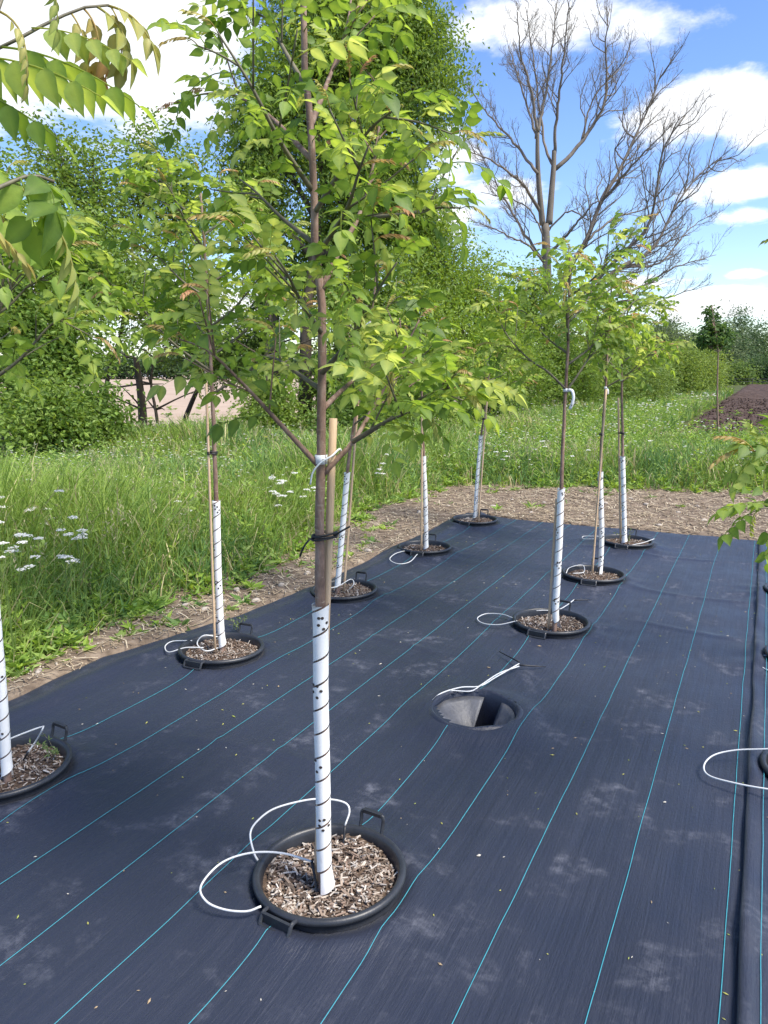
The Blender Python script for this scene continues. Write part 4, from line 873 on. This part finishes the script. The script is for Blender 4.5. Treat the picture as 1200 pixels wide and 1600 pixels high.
for i, (px, py, a_, b_, dd, lab) in enumerate([(70, 650, 75, 42, 12.5, 'low leafy shrub under the dark left tree'), (140, 655, 60, 40, 13.5, 'low ragged shrub against the bare field, beside the dark left tree'), (420, 640, 50, 45, 17, 'low dark shrub left of the tallest trunk'), (545, 650, 55, 50, 16.5, 'low dark shrub right of the tallest trunk'), (650, 650, 70, 40, 17.5, 'low green shrub below the bushy light green tree'), (760, 640, 60, 35, 22, 'low green shrub behind the last verge tree')]):
    lobed_tree('hedgerow_shrub', lab, at_z(px, py + b_ + 12, -.1), [lobe(px - a_ * .45, py + b_ * .35, dd, a_ * .5, b_ * .55), lobe(px + a_ * .5, py + b_ * .3, dd + .4, a_ * .5, b_ * .6), lobe(px, py - b_ * .1, dd + .6, a_ * .5, b_ * .8), lobe(px + a_ * .25, py - b_ * .7, dd + .3, a_ * .25, b_ * .45), lobe(px - a_ * .3, py - b_ * .55, dd + .8, a_ * .22, b_ * .5)], 5200, .10, .055, [(.19, .28, .05), (.13, .21, .04)][i % 2], 220 + i, r0=.03, clump=.24, nclump=75, shell=1.1, group=HG, category='shrub')
# bare crooked stems in the gaps of the left hedge
for i, (pts, r, lab) in enumerate([([(250, 690), (243, 640), (236, 600), (240, 560)], .05, 'thin dark crooked dead stem before the bare field'), ([(224, 688), (222, 640), (218, 600), (212, 560)], .14, 'stout grey stump-like trunk before the bare field'),
        ([(410, 700), (418, 640), (416, 560), (424, 470)], .07, 'dark slanting hedge trunk right of the second verge tree'), ([(432, 690), (430, 620), (428, 540), (436, 420)], .16, 'pale grey hedge trunk beside the dark slanting one')]):
    dp = 17.0; b = at_z(pts[0][0], pts[0][1], -.1); dp = hdepth(b); P = plane_pts(pts, dp); P[0] = b; m = MB(); tube(m, spline(P, 12), np.linspace(r, r * .5, 12), 7)
    rs = np.random.default_rng(300 + i)
    for k in range(7):
        s0 = P[min(1 + k % 3, 3)]; q = s0 + RT * rs.normal(0, .9) + np.array([0, 0, rs.uniform(-.1, .7)]); tube(m, spline([s0, (s0 + q) / 2 + rs.normal(0, .12, 3), q], 7), np.linspace(.03, .008, 7), 5)
    o = m.obj('bare_stem', MAT['bark_far']); o['label'] = lab; o['category'] = 'tree trunk'

# ------------------------------------------------------------------ the tall dead tree
db = at_z(862, 626, -.1); dd = hdepth(db); rs = np.random.default_rng(77)
e = thing('dead_tree', db, 'tall leafless dead tree with spreading grey branches above the hedge', 'tree'); inv = -db
limbs = [
 ([(860, 632), (857, 520), (855, 430), (852, 350)], .42, .34, 0, 0), ([(848, 352), (843, 300), (840, 250), (840, 204)], .24, .15, 0, -.5), ([(858, 350), (862, 300), (865, 262), (866, 235)], .26, .19, 0, .5),
 ([(840, 206), (829, 137), (814, 85), (808, 20)], .12, .03, -.5, -2), ([(840, 206), (852, 150), (862, 80), (872, -10)], .12, .03, -.5, 1), ([(838, 215), (822, 160), (806, 110), (795, 72)], .10, .03, -.5, 2),
 ([(865, 262), (852, 230), (846, 190), (834, 100), (822, 10)], .11, .03, .5, 3), ([(866, 240), (870, 180), (880, 95), (888, 0)], .13, .03, .5, -1), ([(868, 262), (885, 250), (908, 221), (937, 179), (948, 135), (945, 70), (952, 15)], .17, .03, .5, 2),
 ([(908, 221), (930, 150), (975, 100), (985, 60)], .08, .02, 1, 3), ([(846, 335), (818, 290), (775, 255), (722, 232)], .14, .025, 0, -2.5), ([(840, 270), (806, 226), (764, 180), (728, 132)], .12, .025, -.5, 2), ([(850, 410), (810, 350), (776, 288), (744, 225)], .13, .025, 0, 3),
 ([(850, 410), (825, 384), (780, 362), (730, 340)], .10, .02, 0, -2), ([(862, 480), (886, 424), (916, 376), (938, 318), (968, 266), (993, 212), (1018, 158), (1036, 105)], .24, .03, 0, 2.5), ([(938, 318), (966, 285), (1000, 245), (1050, 195)], .13, .025, 1.0, -1),
 ([(858, 400), (878, 375), (905, 345), (935, 312)], .12, .05, 0, -1.5), ([(866, 500), (930, 440), (968, 400), (1010, 358), (1025, 304), (1036, 235), (1070, 180)], .2, .03, 0, -2.5), ([(868, 520), (920, 460), (968, 418), (1020, 388), (1058, 318), (1098, 268), (1135, 243)], .21, .03, 0, 3),
 ([(930, 470), (992, 452), (1054, 418), (1120, 398)], .12, .025, 0, 2), ([(968, 418), (1030, 410), (1075, 360), (1120, 330)], .1, .02, 1, 4), ([(900, 480), (980, 470), (1040, 465), (1100, 445)], .11, .02, 0, -2), ([(916, 376), (960, 340), (1000, 330), (1060, 300)], .1, .02, .8, 4), ([(856, 360), (890, 330), (920, 345), (900, 310)], .08, .02, 0, -1), ([(855, 385), (830, 330), (790, 310), (750, 300)], .08, .02, 0, -1)]
def twigs_from(m, P, L, r, depth, rs):
    n = {0: 12, 1: 7, 2: 4}[depth]
    if depth == 0: n = int(max(6, L * 1.9))
    for k in range(n):
        f = .22 + .78 * (k + rs.random()) / n; i = min(int(f * (len(P) - 1)), len(P) - 2); o = P[i]; d = P[i + 1] - P[i]; d = d / max(np.linalg.norm(d), 1e-6)
        q = rs.normal(size=3); q -= d * (q @ d); q /= np.linalg.norm(q); dn = d * .75 + q * .65 + np.array([0, 0, .22]); dn /= np.linalg.norm(dn)
        l = L * {0: .26, 1: .5, 2: .55}[depth] * rs.uniform(.6, 1.3) * (1.1 - .5 * f); l = min(l, 3.2)
        rr = max(.006, r * (.42 if depth else .32) * (1 - .5 * f)); rr = min(rr, .05)
        k_ = 5 if depth < 2 else 3; w = rs.normal(0, .07 * l, (2, 3))
        Q = spline([o, o + dn * l * .35 + w[0], o + dn * l * .7 + w[1] + [0, 0, .06 * l], o + dn * l + np.array([0, 0, .16 * l])], {0: 7, 1: 5, 2: 3}[depth])
        tube(m, Q + inv, np.linspace(rr, max(.004, rr * .35), len(Q)), k_, cap=False)
        if depth < 2: twigs_from(m, Q, l, rr, depth + 1, rs)
for li, (pts, r1, r2, o1, o2) in enumerate(limbs):
    k = len(pts); P = np.array([plane_pts([(p[0], p[1], o1 + (o2 - o1) * i / (k - 1))], dd)[0] for i, p in enumerate(pts)]); S = spline(P, 22); L = np.linalg.norm(np.diff(S, axis=0), axis=1).sum()
    m = MB(); S2 = S + rs.normal(0, .03, S.shape) * (r1 < .2); tube(m, S2 + inv, np.linspace(r1 * .8, r2 * .7, 22), 9)
    if li > 2: twigs_from(m, S2, L, r1, 0, rs)
    link('trunk' if li == 0 else 'branch', m.mesh('branch', MAT['bark_dead']), e, loc=(0, 0, 0))

# ------------------------------------------------------------------ far trees, shed, rail fence, lone sapling in the ploughed strip
for i, (px, py, a_, b_, dd_, lab, c_) in enumerate([(1040, 545, 24, 42, 95, 'far pale tree behind the hedge end', 'far'), (1130, 545, 26, 45, 118, 'far mid-green tree behind the lone sapling', 'far'), (1155, 530, 12, 55, 125, 'far narrow pointed tree right of the lone sapling', 'blue'), (1170, 545, 18, 48, 128, 'far slim tree in the wood edge beyond the strip', 'blue'),
        (1195, 550, 24, 55, 130, 'far tall tree in the wood edge beyond the strip', 'dark'), (1225, 545, 28, 60, 132, 'far broad tree in the wood edge beyond the strip', 'far'), (1180, 582, 26, 20, 112, 'far dark rounded bush at the end of the ploughed strip', 'dark'), (1150, 588, 14, 16, 104, 'far rounded bush left of the strip end', 'mid'), (1215, 580, 26, 22, 110, 'far dark bush right of the strip end', 'dark'), (1090, 556, 22, 34, 120, 'far hazy tree between hedge end and lone sapling', 'far')]):
    lobed_tree('distant_tree', lab, at_z(px, 580 + 1.7 * F / dd_, 0), [lobe(px, py, dd_, a_, b_), lobe(px + a_ * .3, py + b_ * .5, dd_, a_ * .9, b_ * .6)], 5200, .42, .2, GREENS[c_], 400 + i, r0=.14, clump=.8, group='distant trees beyond the ploughed strip', twigs=False)
lobes = []; 
for i, px in enumerate(range(-180, 640, 46)):
    rsx = np.random.default_rng(500 + i); h = rsx.uniform(16, 34)
    lobed_tree('distant_tree', 'small distant tree in the far line beyond the bare field', at_z(px, 580 + 1.7 * F / 170, 0), [lobe(px, 580 - h * .35, 170, 32, h * .6), lobe(px + 14, 578, 170, 30, h * .4)], 2200, .75, .4, (.07, .12, .045), 510 + i, r0=.2, clump=1.0, group='far tree line beyond the bare field', twigs=False)
sb = at_z(237, 588.5, 0); sb = CAM + (sb - CAM) * 1.0; e = thing('farm_shed', (sb[0], sb[1], -.1), 'small far shed with white wall and red roof beyond the bare field', 'shed'); hw = 5.0; R3 = np.stack([RT, np.array([-RT[1], RT[0], 0]), [0, 0, 1.]], 1)
MAT['shed_wall'] = simple('shed_wall', [(.3, (.6, .62, .66)), (.7, (.72, .73, .76))], 1, .7); MAT['shed_roof'] = simple('shed_roof', [(.3, (.42, .09, .06)), (.7, (.5, .13, .08))], 1, .6)
m = MB(); box(m, (0, 0, 1.5), (10, 6, 3), R3); link('wall', m.mesh('wall', MAT['shed_wall'], False), e, loc=(0, 0, 0))
m = MB(); v = np.array([(-5.4, -3.5, 3.0), (5.4, -3.5, 3.0), (5.4, 0, 4.9), (-5.4, 0, 4.9), (-5.4, 3.5, 3.0), (5.4, 3.5, 3.0)]) @ R3.T; m.add(v, [(0, 3, 4), (1, 5, 2)], [(0, 1, 2, 3), (3, 2, 5, 4)]); link('roof', m.mesh('roof', MAT['shed_roof'], False), e, loc=(0, 0, 0))
m = MB(); box(m, R3 @ np.array([1.5, -3.02, 1.2]), (2.4, .06, 2.4), R3); link('door', m.mesh('door', MAT['pot'], False), e, loc=(0, 0, 0))
fb = at_z(1160, 600, 0); e = thing('rail_fence', (fb[0], fb[1], -.1), 'pale low rail fence at the far end of the ploughed strip', 'fence')
for k in range(7):
    m = MB(); box(m, (k * 2.2 - 1, 0, .4), (.10, .10, 1.0)); link('post', m.mesh('post', MAT['bark_dead'], False), e, loc=(0, 0, 0))
for z in (.42, .78): m = MB(); box(m, (5.6, -.08, z), (14, .04, .07)); link('rail', m.mesh('rail', MAT['bark_dead'], False), e, loc=(0, 0, 0))
lb = at_z(1123, 700, 0.0); T = plane_pts([(1123, 700), (1121, 640), (1121, 590), (1122, 545), (1117, 510), (1112, 478)], hdepth(lb)); T[0] = lb; T = np.vstack([lb - [0, 0, .15], T])
lobed_tree('lone_sapling', 'slender lone sapling with dark pointed crown standing in the ploughed strip', lb - [0, 0, .05],
   [lobe(1112, 488, 16.75, 7, 18), lobe(1114, 508, 16.75, 13, 12), lobe(1117, 525, 16.75, 24, 17), lobe(1126, 535, 16.75, 17, 14), lobe(1102, 530, 16.75, 12, 12)], 1500, .11, .06, (.10, .175, .045), 450, r0=.028, droop=.4, clump=.06, stems=T, nclump=120, twigs=True, trunk_mat=MAT['bark'])

# ------------------------------------------------------------------ verge vegetation
def in_view(P, m=260):
    v = P - CAM; z = v @ FW; x = 600 + F * (v @ RT) / np.maximum(z, .01); return (z > .5) & (x > -m) & (x < 1200 + m)
def verge_mask(x, y):
    """0 outside the grass, rising to 1 inside the verge"""
    edge = np.interp(y, [0, 2.7, 3.8, 4.4, 5.5, 8, 9.8, 11, 30], [-3.72, -3.72, -3.86, -3.80, -3.72, -4.2, -4.05, -4.0, -4]) + .35 * fbm(x * 1.3, y * 1.3, 3)
    far = 11.15 + .45 * fbm(x * 1.1, y * 0 + 4, 3) + np.interp(x, [-4, -2.4, 0, 3], [-.9, 0, .55, .7])
    a = np.where(y < far - 1.4, edge - x, np.maximum(edge - x, y - far))
    pl = (x > -2.4 + .3 * fbm(y * .6, y * 0 + 2, 3)) & (y > 19.0 + .8 * fbm(x * .8, y * 0, 3)); a = np.where(pl, -1, a)
    hedge = (x < -13.2) & (y < 18); lim = np.where(y < 17, -13.8 + .20 * (np.maximum(y, 0) - 6), -11.6) + .5 * fbm(x * .6 + 5, y * .6, 3); a = np.where(x < lim, -1, a)
    return a
def scatter(n, dmin, dmax, pw, rs, spread=(-36, 36)):
    """points round the camera, denser near it"""
    q = rs.random(n); d = (dmin ** pw + q * (dmax ** pw - dmin ** pw)) ** (1 / pw); a = np.radians(rs.uniform(spread[0], spread[1], n)) + YAW
    return np.stack([-np.sin(a) * d, np.cos(a) * d, np.zeros(n)], 1), d
def blades(mb, P, H, W, lean, colr, rs, az=None):
    n = len(P); az = rs.uniform(0, 6.283, n) if az is None else az; dx = np.stack([np.cos(az), np.sin(az), 0 * az], 1); ra = rs.uniform(0, 6.283, n); sd = np.stack([np.cos(ra), np.sin(ra), 0 * ra], 1)
    H = H[:, None]; W = W[:, None]; lean = lean[:, None]; z = np.array([0, 0, 1.])
    m1 = P + z * H * .5 + dx * H * lean * .22; m2 = P + z * H * .82 + dx * H * lean * .6; t = P + z * H * (1 - .25 * lean) + dx * H * lean * 1.05
    V = np.stack([P - sd * W * .5, P + sd * W * .5, m1 - sd * W * .5, m1 + sd * W * .5, m2 - sd * W * .32, m2 + sd * W * .32, t], 1).reshape(-1, 3); i = np.arange(n)[:, None] * 7
    mb.add(V, i + [[4, 5, 6]], np.concatenate([i + [[0, 1, 3, 2]], i + [[2, 3, 5, 4]]]), np.repeat(colr, 7, axis=0))
rs = np.random.default_rng(900)
P, dist = scatter(430000, 3.6, 70, .55, rs); a = verge_mask(P[:, 0], P[:, 1]); hn = .5 + fbm(P[:, 0] * .55, P[:, 1] * .55, 3)
ok = (a > 0) & (rs.random(len(P)) < np.clip(a * 2.2 + .12, 0, 1)); P = P[ok]; dist = dist[ok]; a = a[ok]; hn = hn[ok]
P[:, 2] = -.05
tall = np.clip(.16 + a * .55, .16, .62) * np.clip(.15 + 1.8 * hn, .35, 1.9) * rs.uniform(.55, 1.3, len(P)); tall = tall * (1 - .45 * sst(12.5, 15, P[:, 1]) * sst(-7, -4.5, P[:, 0])); tall = tall * (1 - .42 * sst(8.5, 12, dist) * (P[:, 0] < -6)) * (1 + .9 * np.exp(-(((P[:, 0] + 10.0) / 1.6) ** 2 + ((P[:, 1] - 11.3) / 1.8) ** 2)) + .5 * np.exp(-(((P[:, 0] + 8.2) / 1.5) ** 2 + ((P[:, 1] - 13.6) / 1.6) ** 2)))
print('blades', len(P))
C1 = np.array([.22, .32, .06]); C2 = np.array([.14, .25, .08]); C3 = np.array([.52, .45, .24]); C4 = np.array([.31, .41, .085]); mixn = np.clip(.5 + 2.6 * fbm(P[:, 0] * .8 + 40, P[:, 1] * .8, 3), 0, 1)[:, None]
cc = C1 * mixn + C2 * (1 - mixn); r_ = rs.random(len(P))[:, None]; cc = np.where(r_ < .22, C4, cc); straw = rs.random(len(P)) < .07 + .35 * np.clip(fbm(P[:, 0] * 1.1 + 9, P[:, 1] * 1.1 + 4, 3) + .05, 0, 1) + .10 * sst(.5, .1, a) + .3 * sst(15.5, 18.5, P[:, 1]) * sst(22, 19.5, P[:, 1]) * (P[:, 0] > -6); cc = np.where(straw[:, None], C3 * rs.uniform(.7, 1.2, (len(P), 1)), cc) * rs.uniform(.75, 1.25, (len(P), 1))
m = MB(); blades(m, P, tall, .0045 + .0009 * dist * rs.uniform(.6, 1.3, len(P)), rs.uniform(.1, .9, len(P)), cc, rs)
m.obj('meadow_grass', MAT['grass'], smooth=False, kind='stuff', label='long green grass filling the verge beside the fabric', category='grass')
# tall seed stalks above the grass
P, dist = scatter(9000, 4, 45, .8, rs); a = verge_mask(P[:, 0], P[:, 1]); ok = (a > .4) & (fbm(P[:, 0] * .7 + 21, P[:, 1] * .7, 3) > -.04); P = P[ok]; dist = dist[ok]; n = len(P); P[:, 2] = -.05; hh = rs.uniform(.45, .85, n); hh = hh * (1 - .4 * sst(12.5, 15, P[:, 1]) * sst(-7, -4.5, P[:, 0]))
m = MB(); az = rs.uniform(0, 6.283, n); ln = rs.uniform(.05, .4, n); cs = np.array([.42, .40, .2]) * rs.uniform(.7, 1.2, (n, 1)); blades(m, P, hh, .002 + .00045 * dist, ln, cs, rs, az)
tip = P + np.stack([np.cos(az) * hh * ln * .95, np.sin(az) * hh * ln * .95, hh * (1 - .25 * ln) * .95], 1)
for q in range(7): leaf_cloud(m, tip - [0, 0, .018 * q] + rs.normal(0, .006, (n, 3)), np.stack([rs.normal(0, .5, n), rs.normal(0, .5, n), np.full(n, .8)], 1), .03 + .0012 * dist, .008 + .0005 * dist, np.array([.46, .42, .25]) * rs.uniform(.8, 1.2, (n, 1)), rs)
m.obj('seed_stalks', MAT['grass'], smooth=False, kind='stuff', label='tall pale grass seed stalks rising above the verge grass', category='grass')
# broad-leaved weeds
P, dist = scatter(30000, 3.6, 40, .6, rs); a = verge_mask(P[:, 0], P[:, 1]); ok = ((a > -.08) | ((a > -.55) & (rs.random(len(P)) < .45) & (rs.random(len(P)) < np.where(P[:, 1] < 7.5, 1, .3)) & ~((P[:, 0] > edge_x(P[:, 1]) - .06) & (P[:, 1] < 8.6))) | ((a > -2.2) & (P[:, 1] > 8.8) & (rs.random(len(P)) < .06))) & (rs.random(len(P)) < .35 + .65 * (fbm(P[:, 0] * .9 + 3, P[:, 1] * .9, 3) > -.02)) ; P = P[ok]; dist = dist[ok]; a = a[ok]; print('weeds', len(P))
m = MB(); nl = 16; n = len(P); Hh = np.clip(.09 + .5 * a, .035, .5) * rs.uniform(.6, 1.3, n); k = np.tile(np.arange(nl), n); idx = np.repeat(np.arange(n), nl); f = (k + 1) / nl; ph = k * 2.4 + idx
O = P[idx] + np.stack([0 * f, 0 * f, f * Hh[idx]], 1) + rs.normal(0, .012, (n * nl, 3)); O[:, 2] -= .03; Dd = np.stack([np.cos(ph), np.sin(ph), .25 + .5 * f + rs.normal(0, .25, n * nl)], 1)
wc = np.array([(.21, .33, .055), (.28, .40, .065), (.16, .27, .07), (.30, .41, .11)])[rs.integers(0, 4, n)][idx] * rs.uniform(.8, 1.2, (n * nl, 1))
Ll = (.055 + .065 * rs.random(n))[idx] * (1.2 - .6 * f) * (1 + .02 * dist[idx]); leaf_cloud(m, O, Dd, Ll, Ll * .36, wc, rs, 1.2)
m.obj('leafy_weeds', MAT['grass'], smooth=False, kind='stuff', label='low broad-leaved green weeds growing among the verge grass', category='weeds')
# white flowering plants: the ones that can be told apart, each a thing
def flower_plant(px, py, z, sc, seed):
    rsf = np.random.default_rng(seed); h = at_z(px, py, z); 
    if verge_mask(np.array([h[0]]), np.array([h[1]]))[0] < .05: return
    b = np.array([h[0], h[1], -.05]); e = thing('white_wildflower', b, 'white flat-topped wildflower among the green verge weeds', 'wildflower', 'white wildflowers in the verge')
    ms = MB()
    for k in range(int(rsf.integers(3, 6))):
        mf = MB()
        top = np.array([rsf.normal(0, .07), rsf.normal(0, .07), z + .02 + rsf.normal(0, .10)]) ; tube(ms, spline([(0, 0, 0), top * [.3, .3, .5], top], 6), [.003, .0026, .0024, .002, .002, .0018], 4)
        for q in range(30):
            r = .030 * sc * math.sqrt(rsf.random()); t = rsf.random() * 6.28; c = top + [r * math.cos(t), r * math.sin(t), .008 - 5 * r * r + rsf.normal(0, .003)]
            an = np.arange(6) * 1.047 + rsf.random(); rr = rsf.uniform(.005, .0085) * sc; ring = c + rr * np.stack([np.cos(an), np.sin(an), .25 * rsf.normal(size=6)], 1)
            mf.add(np.vstack([ring, c + [0, 0, .003]]), [(6, j, (j + 1) % 6) for j in range(6)], None, np.array([.78, .77, .72]) * rsf.uniform(.85, 1.05))
        link('flower_head', mf.mesh('flower_head', MAT['petal'], False), e, loc=(0, 0, 0), kind='stuff')
    link('stem', ms.mesh('stem', MAT['green_stem']), e, loc=(0, 0, 0))
FL = [(38, 765), (20, 806), (58, 800), (36, 838), (8, 872), (98, 830), (128, 838), (150, 852), (112, 872), (135, 882), (88, 792), (12, 850), (60, 845), (142, 908), (45, 880), (280, 790), (430, 752), (448, 764), (425, 768), (470, 756), (600, 728), (622, 735), (640, 730), (655, 738), (575, 740), (590, 716), (345, 722), (330, 718),
      (700, 720), (735, 715), (790, 705), (812, 722), (850, 700), (990, 690), (1010, 700), (905, 705), (1060, 760), (1090, 745), (1150, 735), (1175, 740), (1040, 740), (770, 690), (682, 745), (20, 885), (75, 868), (105, 845)]
for i, (px, py) in enumerate(FL): flower_plant(px, py, .66 if px < 200 else .5, 1.0 if px < 200 else 1.25, 700 + i)
# smaller far blossoms, too many to count
P, dist = scatter(9000, 5, 45, .8, rs); a = verge_mask(P[:, 0], P[:, 1]); ok = (a > .3) & (fbm(P[:, 0] * .5 + 77, P[:, 1] * .5, 3) > .0); P = P[ok]; dist = dist[ok]; n = len(P); P[:, 2] = np.clip(.1 + a[ok] * .5, .2, .5) + rs.normal(0, .08, n)
an = np.arange(5) * 1.2566; rr = (.006 + .0011 * dist)[:, None]; ring = P[:, None] + rr[..., None] * np.stack([np.cos(an), np.sin(an), 0.25 * np.sin(an * 2)], 1)[None]; ye = rs.random(n) < .12
cw = np.where(ye[:, None], np.array([.6, .5, .05]), np.array([.75, .74, .70])); i = np.arange(n)[:, None] * 5; m = MB(); m.add(ring.reshape(-1, 3), np.concatenate([i + [[0, 1, 2]], i + [[0, 2, 3]], i + [[0, 3, 4]]]), None, np.repeat(cw, 5, axis=0))
m.obj('small_blossoms', MAT['petal'], smooth=False, kind='stuff', label='tiny pale blossoms dotted through the verge grass', category='flowers')

# litter on the dirt strip: straw, twigs, sprouts; stones one by one
n = 60000; Pl = np.stack([rs.uniform(-5.2, 3.6, n), rs.uniform(0.5, 13, n), np.zeros(n)], 1); d = np.minimum(Pl[:, 0] - edge_x(Pl[:, 1]), far_y(Pl[:, 0]) - Pl[:, 1]); a = verge_mask(Pl[:, 0], Pl[:, 1])
ok = (d < .03) & (a < .35) & in_view(Pl); Pl = Pl[ok]; d = d[ok]; n = len(Pl); print('straw', n); dn = np.hypot(Pl[:, 0], Pl[:, 1])
Pl[:, 2] = .015 + .055 * fbm(Pl[:, 0] * 2.3, Pl[:, 1] * 2.3, 5) + .03 * fbm(Pl[:, 0] * 11, Pl[:, 1] * 11, 2); Pl[:, 2] = Pl[:, 2] * (1 - sst(0, .12, d)) - .10 * sst(0, .14, d) + rs.uniform(.003, .02, n)
az = rs.uniform(0, 6.283, n); L = rs.uniform(.02, .26, n) * rs.random(n); L = np.maximum(L, .025); dx = np.stack([np.cos(az), np.sin(az), rs.normal(0, .12, n)], 1); sd = np.stack([-np.sin(az), np.cos(az), 0 * az], 1); w = (.0014 + .00035 * dn)[:, None]
bend = sd * (L * rs.normal(0, .18, n))[:, None]; A_, B_ = Pl - dx * L[:, None] * .5, Pl + dx * L[:, None] * .5; V = np.stack([A_ - sd * w, A_ + sd * w, Pl + bend - sd * w + [0, 0, .004], Pl + bend + sd * w + [0, 0, .004], B_ - sd * w * .5, B_ + sd * w * .5], 1).reshape(-1, 3); i = np.arange(n)[:, None] * 6
pal = np.array([(.46, .37, .24), (.36, .28, .18), (.56, .48, .34), (.20, .15, .10), (.28, .22, .15)])[rs.integers(0, 5, n)]
m = MB(); m.add(V, None, np.concatenate([i + [[0, 1, 3, 2]], i + [[2, 3, 5, 4]]]), np.repeat(pal, 6, axis=0)); m.obj('straw_litter', MAT['chips'], smooth=False, kind='stuff', label='dry straw and twigs scattered over the dirt strip', category='litter')
def stone_mesh(seed, res=(7, 10)):
    rr = np.random.default_rng(seed); th = np.linspace(0, math.pi, res[0]); ph = np.linspace(0, 2 * math.pi, res[1] + 1); T_, Pp = np.meshgrid(th, ph, indexing='ij'); f1, f2, f3 = rr.uniform(0, 6, 3)
    r = 1 + .16 * np.sin(2 * Pp + f1) * np.sin(T_) + .12 * np.cos(3 * Pp + f2) * np.sin(T_) + .1 * np.sin(3 * T_ + f3); m = MB(); s = np.array([1, rr.uniform(.6, .9), rr.uniform(.35, .6)])
    grid(m, r * np.sin(T_) * np.cos(Pp) * s[0], r * np.sin(T_) * np.sin(Pp) * s[1], r * np.cos(T_) * s[2]); return m
SM = [stone_mesh(i).mesh('stone', MAT['stone']) for i in range(9)]
cnt = 0; k = 0
STP = [(320, 952), (95, 1060), (60, 1050), (130, 1045), (240, 930), (370, 920), (355, 905), (610, 850), (640, 835), (910, 802), (770, 790), (1100, 812), (1010, 790), (1060, 800), (1130, 800), (985, 780), (850, 785), (20, 1078), (165, 1015), (700, 790), (655, 800), (740, 800), (830, 800), (575, 862), (440, 915), (400, 935), (290, 945), (870, 795), (945, 788), (1030, 818), (1090, 790), (960, 805), (480, 895), (350, 935), (1150, 815), (800, 780)]
for (px, py) in STP:
    g = at_z(px, py, .02); dd_ = np.hypot(g[0], g[1])
    if min(g[0] - float(edge_x(g[1])), float(far_y(g[0])) - g[1]) > -.06: continue
    s = (rng.uniform(.018, .034) if k else .028) * (1 + .04 * dd_); k += 1
    o = link('stone', SM[k % 9], None, 'pale stone lying on the dirt strip beside the fabric', 'stone', 'stones on the dirt strip', loc=(g[0], g[1], dirt_z(g[0], g[1]) + s * .12)); o.scale = (s, s, s); o.rotation_euler.z = rng.uniform(0, 6.28)
m = MB(); nv = 0
for k in range(3600):
    x, y = (rng.uniform(-4.3, -3.1), rng.uniform(1.5, 8)) if k % 2 else (rng.uniform(-5, 3.4), rng.uniform(1.5, 12))
    if min(x - float(edge_x(y)), float(far_y(x)) - y) > .0 or verge_mask(np.array([x]), np.array([y]))[0] > .2: continue
    s = rng.uniform(.006, .016); v = rng.normal(size=(6, 3)); v = np.array([[1, 0, 0], [-1, 0, 0], [0, 1, 0], [0, -1, 0], [0, 0, 1], [0, 0, -1.]]) * rng.uniform(.6, 1.1, (6, 1)) * s * [1, .8, .6]
    m.add(v + [x, y, dirt_z(x, y) + s * .3], [(0, 2, 4), (2, 1, 4), (1, 3, 4), (3, 0, 4), (2, 0, 5), (1, 2, 5), (3, 1, 5), (0, 3, 5)], None, np.array([.34, .29, .23]) * rng.uniform(.7, 1.4))
m.obj('gravel', MAT['chips'], smooth=True, kind='stuff', label='small gravel bits scattered over the dirt strip', category='gravel')
# bits blown onto the fabric: fallen blossoms, chips, specks
n = 520; m = MB(); X_ = rng.uniform(-3.2, .9, n); Y_ = rng.uniform(.6, 8.2, n); Zf = fab_z(X_, Y_)
for k in range(n):
    if min(math.hypot(X_[k] - px, Y_[k] - py) for (px, py) in list(POTS.values()) + [HOLE]) < .33: continue
    s = rng.uniform(.002, .0055) * (1.7 if rng.random() < .06 else 1); a_ = rng.uniform(0, 6.28); d1 = np.array([math.cos(a_), math.sin(a_), 0]) * s * rng.uniform(1, 2.2); d2 = np.array([-math.sin(a_), math.cos(a_), 0]) * s * .6; c = np.array([X_[k], Y_[k], Zf[k] + .003 + (.013 if X_[k] > .05 else 0)])
    m.add([c - d1, c - d2, c + d1, c + d2, c + [0, 0, s * .6]], [(0, 1, 4), (1, 2, 4), (2, 3, 4), (3, 0, 4)], None, [(.42, .40, .10), (.34, .25, .15), (.5, .46, .38), (.3, .34, .08)][int(rng.integers(4))])
m.obj('fabric_litter', MAT['chips'], smooth=False, kind='stuff', label='tiny fallen blossoms and specks on the black fabric', category='litter')
# thin weed behind the second verge pot, sprout in the last middle row pot
for (px, py, z0, hh, lab, sd_) in ((372, 985, .03, .13, 'thin wiry grey-green weed behind the second verge pot', 1), (982, 850, .03, .16, 'small green weed sprouting in the last middle row pot', 2), (88, 1185, .04, .11, 'small seeding weed at the edge of the first verge pot', 3)):
    b = at_z(px, py, z0); e = thing('pot_weed', b, lab, 'weed'); rsf = np.random.default_rng(sd_); ms = MB(); ml = MB()
    for k in range(6):
        top = np.array([*(rsf.normal(0, .06, 2)), hh * rsf.uniform(.5, 1.1)]); S = spline([(0, 0, -.02), top * [.35, .35, .6], top], 7); tube(ms, S, .0013, 4)
        lp = S[rsf.integers(2, 7, 9)]; leaf_cloud(ml, lp, rsf.normal(size=(9, 3)) + [0, 0, .3], .022, .009, np.tile([.17, .23, .08], (9, 1)), rsf)
    link('stem', ms.mesh('stem', MAT['twig']), e, loc=(0, 0, 0)); link('foliage', ml.mesh('foliage', MAT['grass'], False), e, loc=(0, 0, 0))
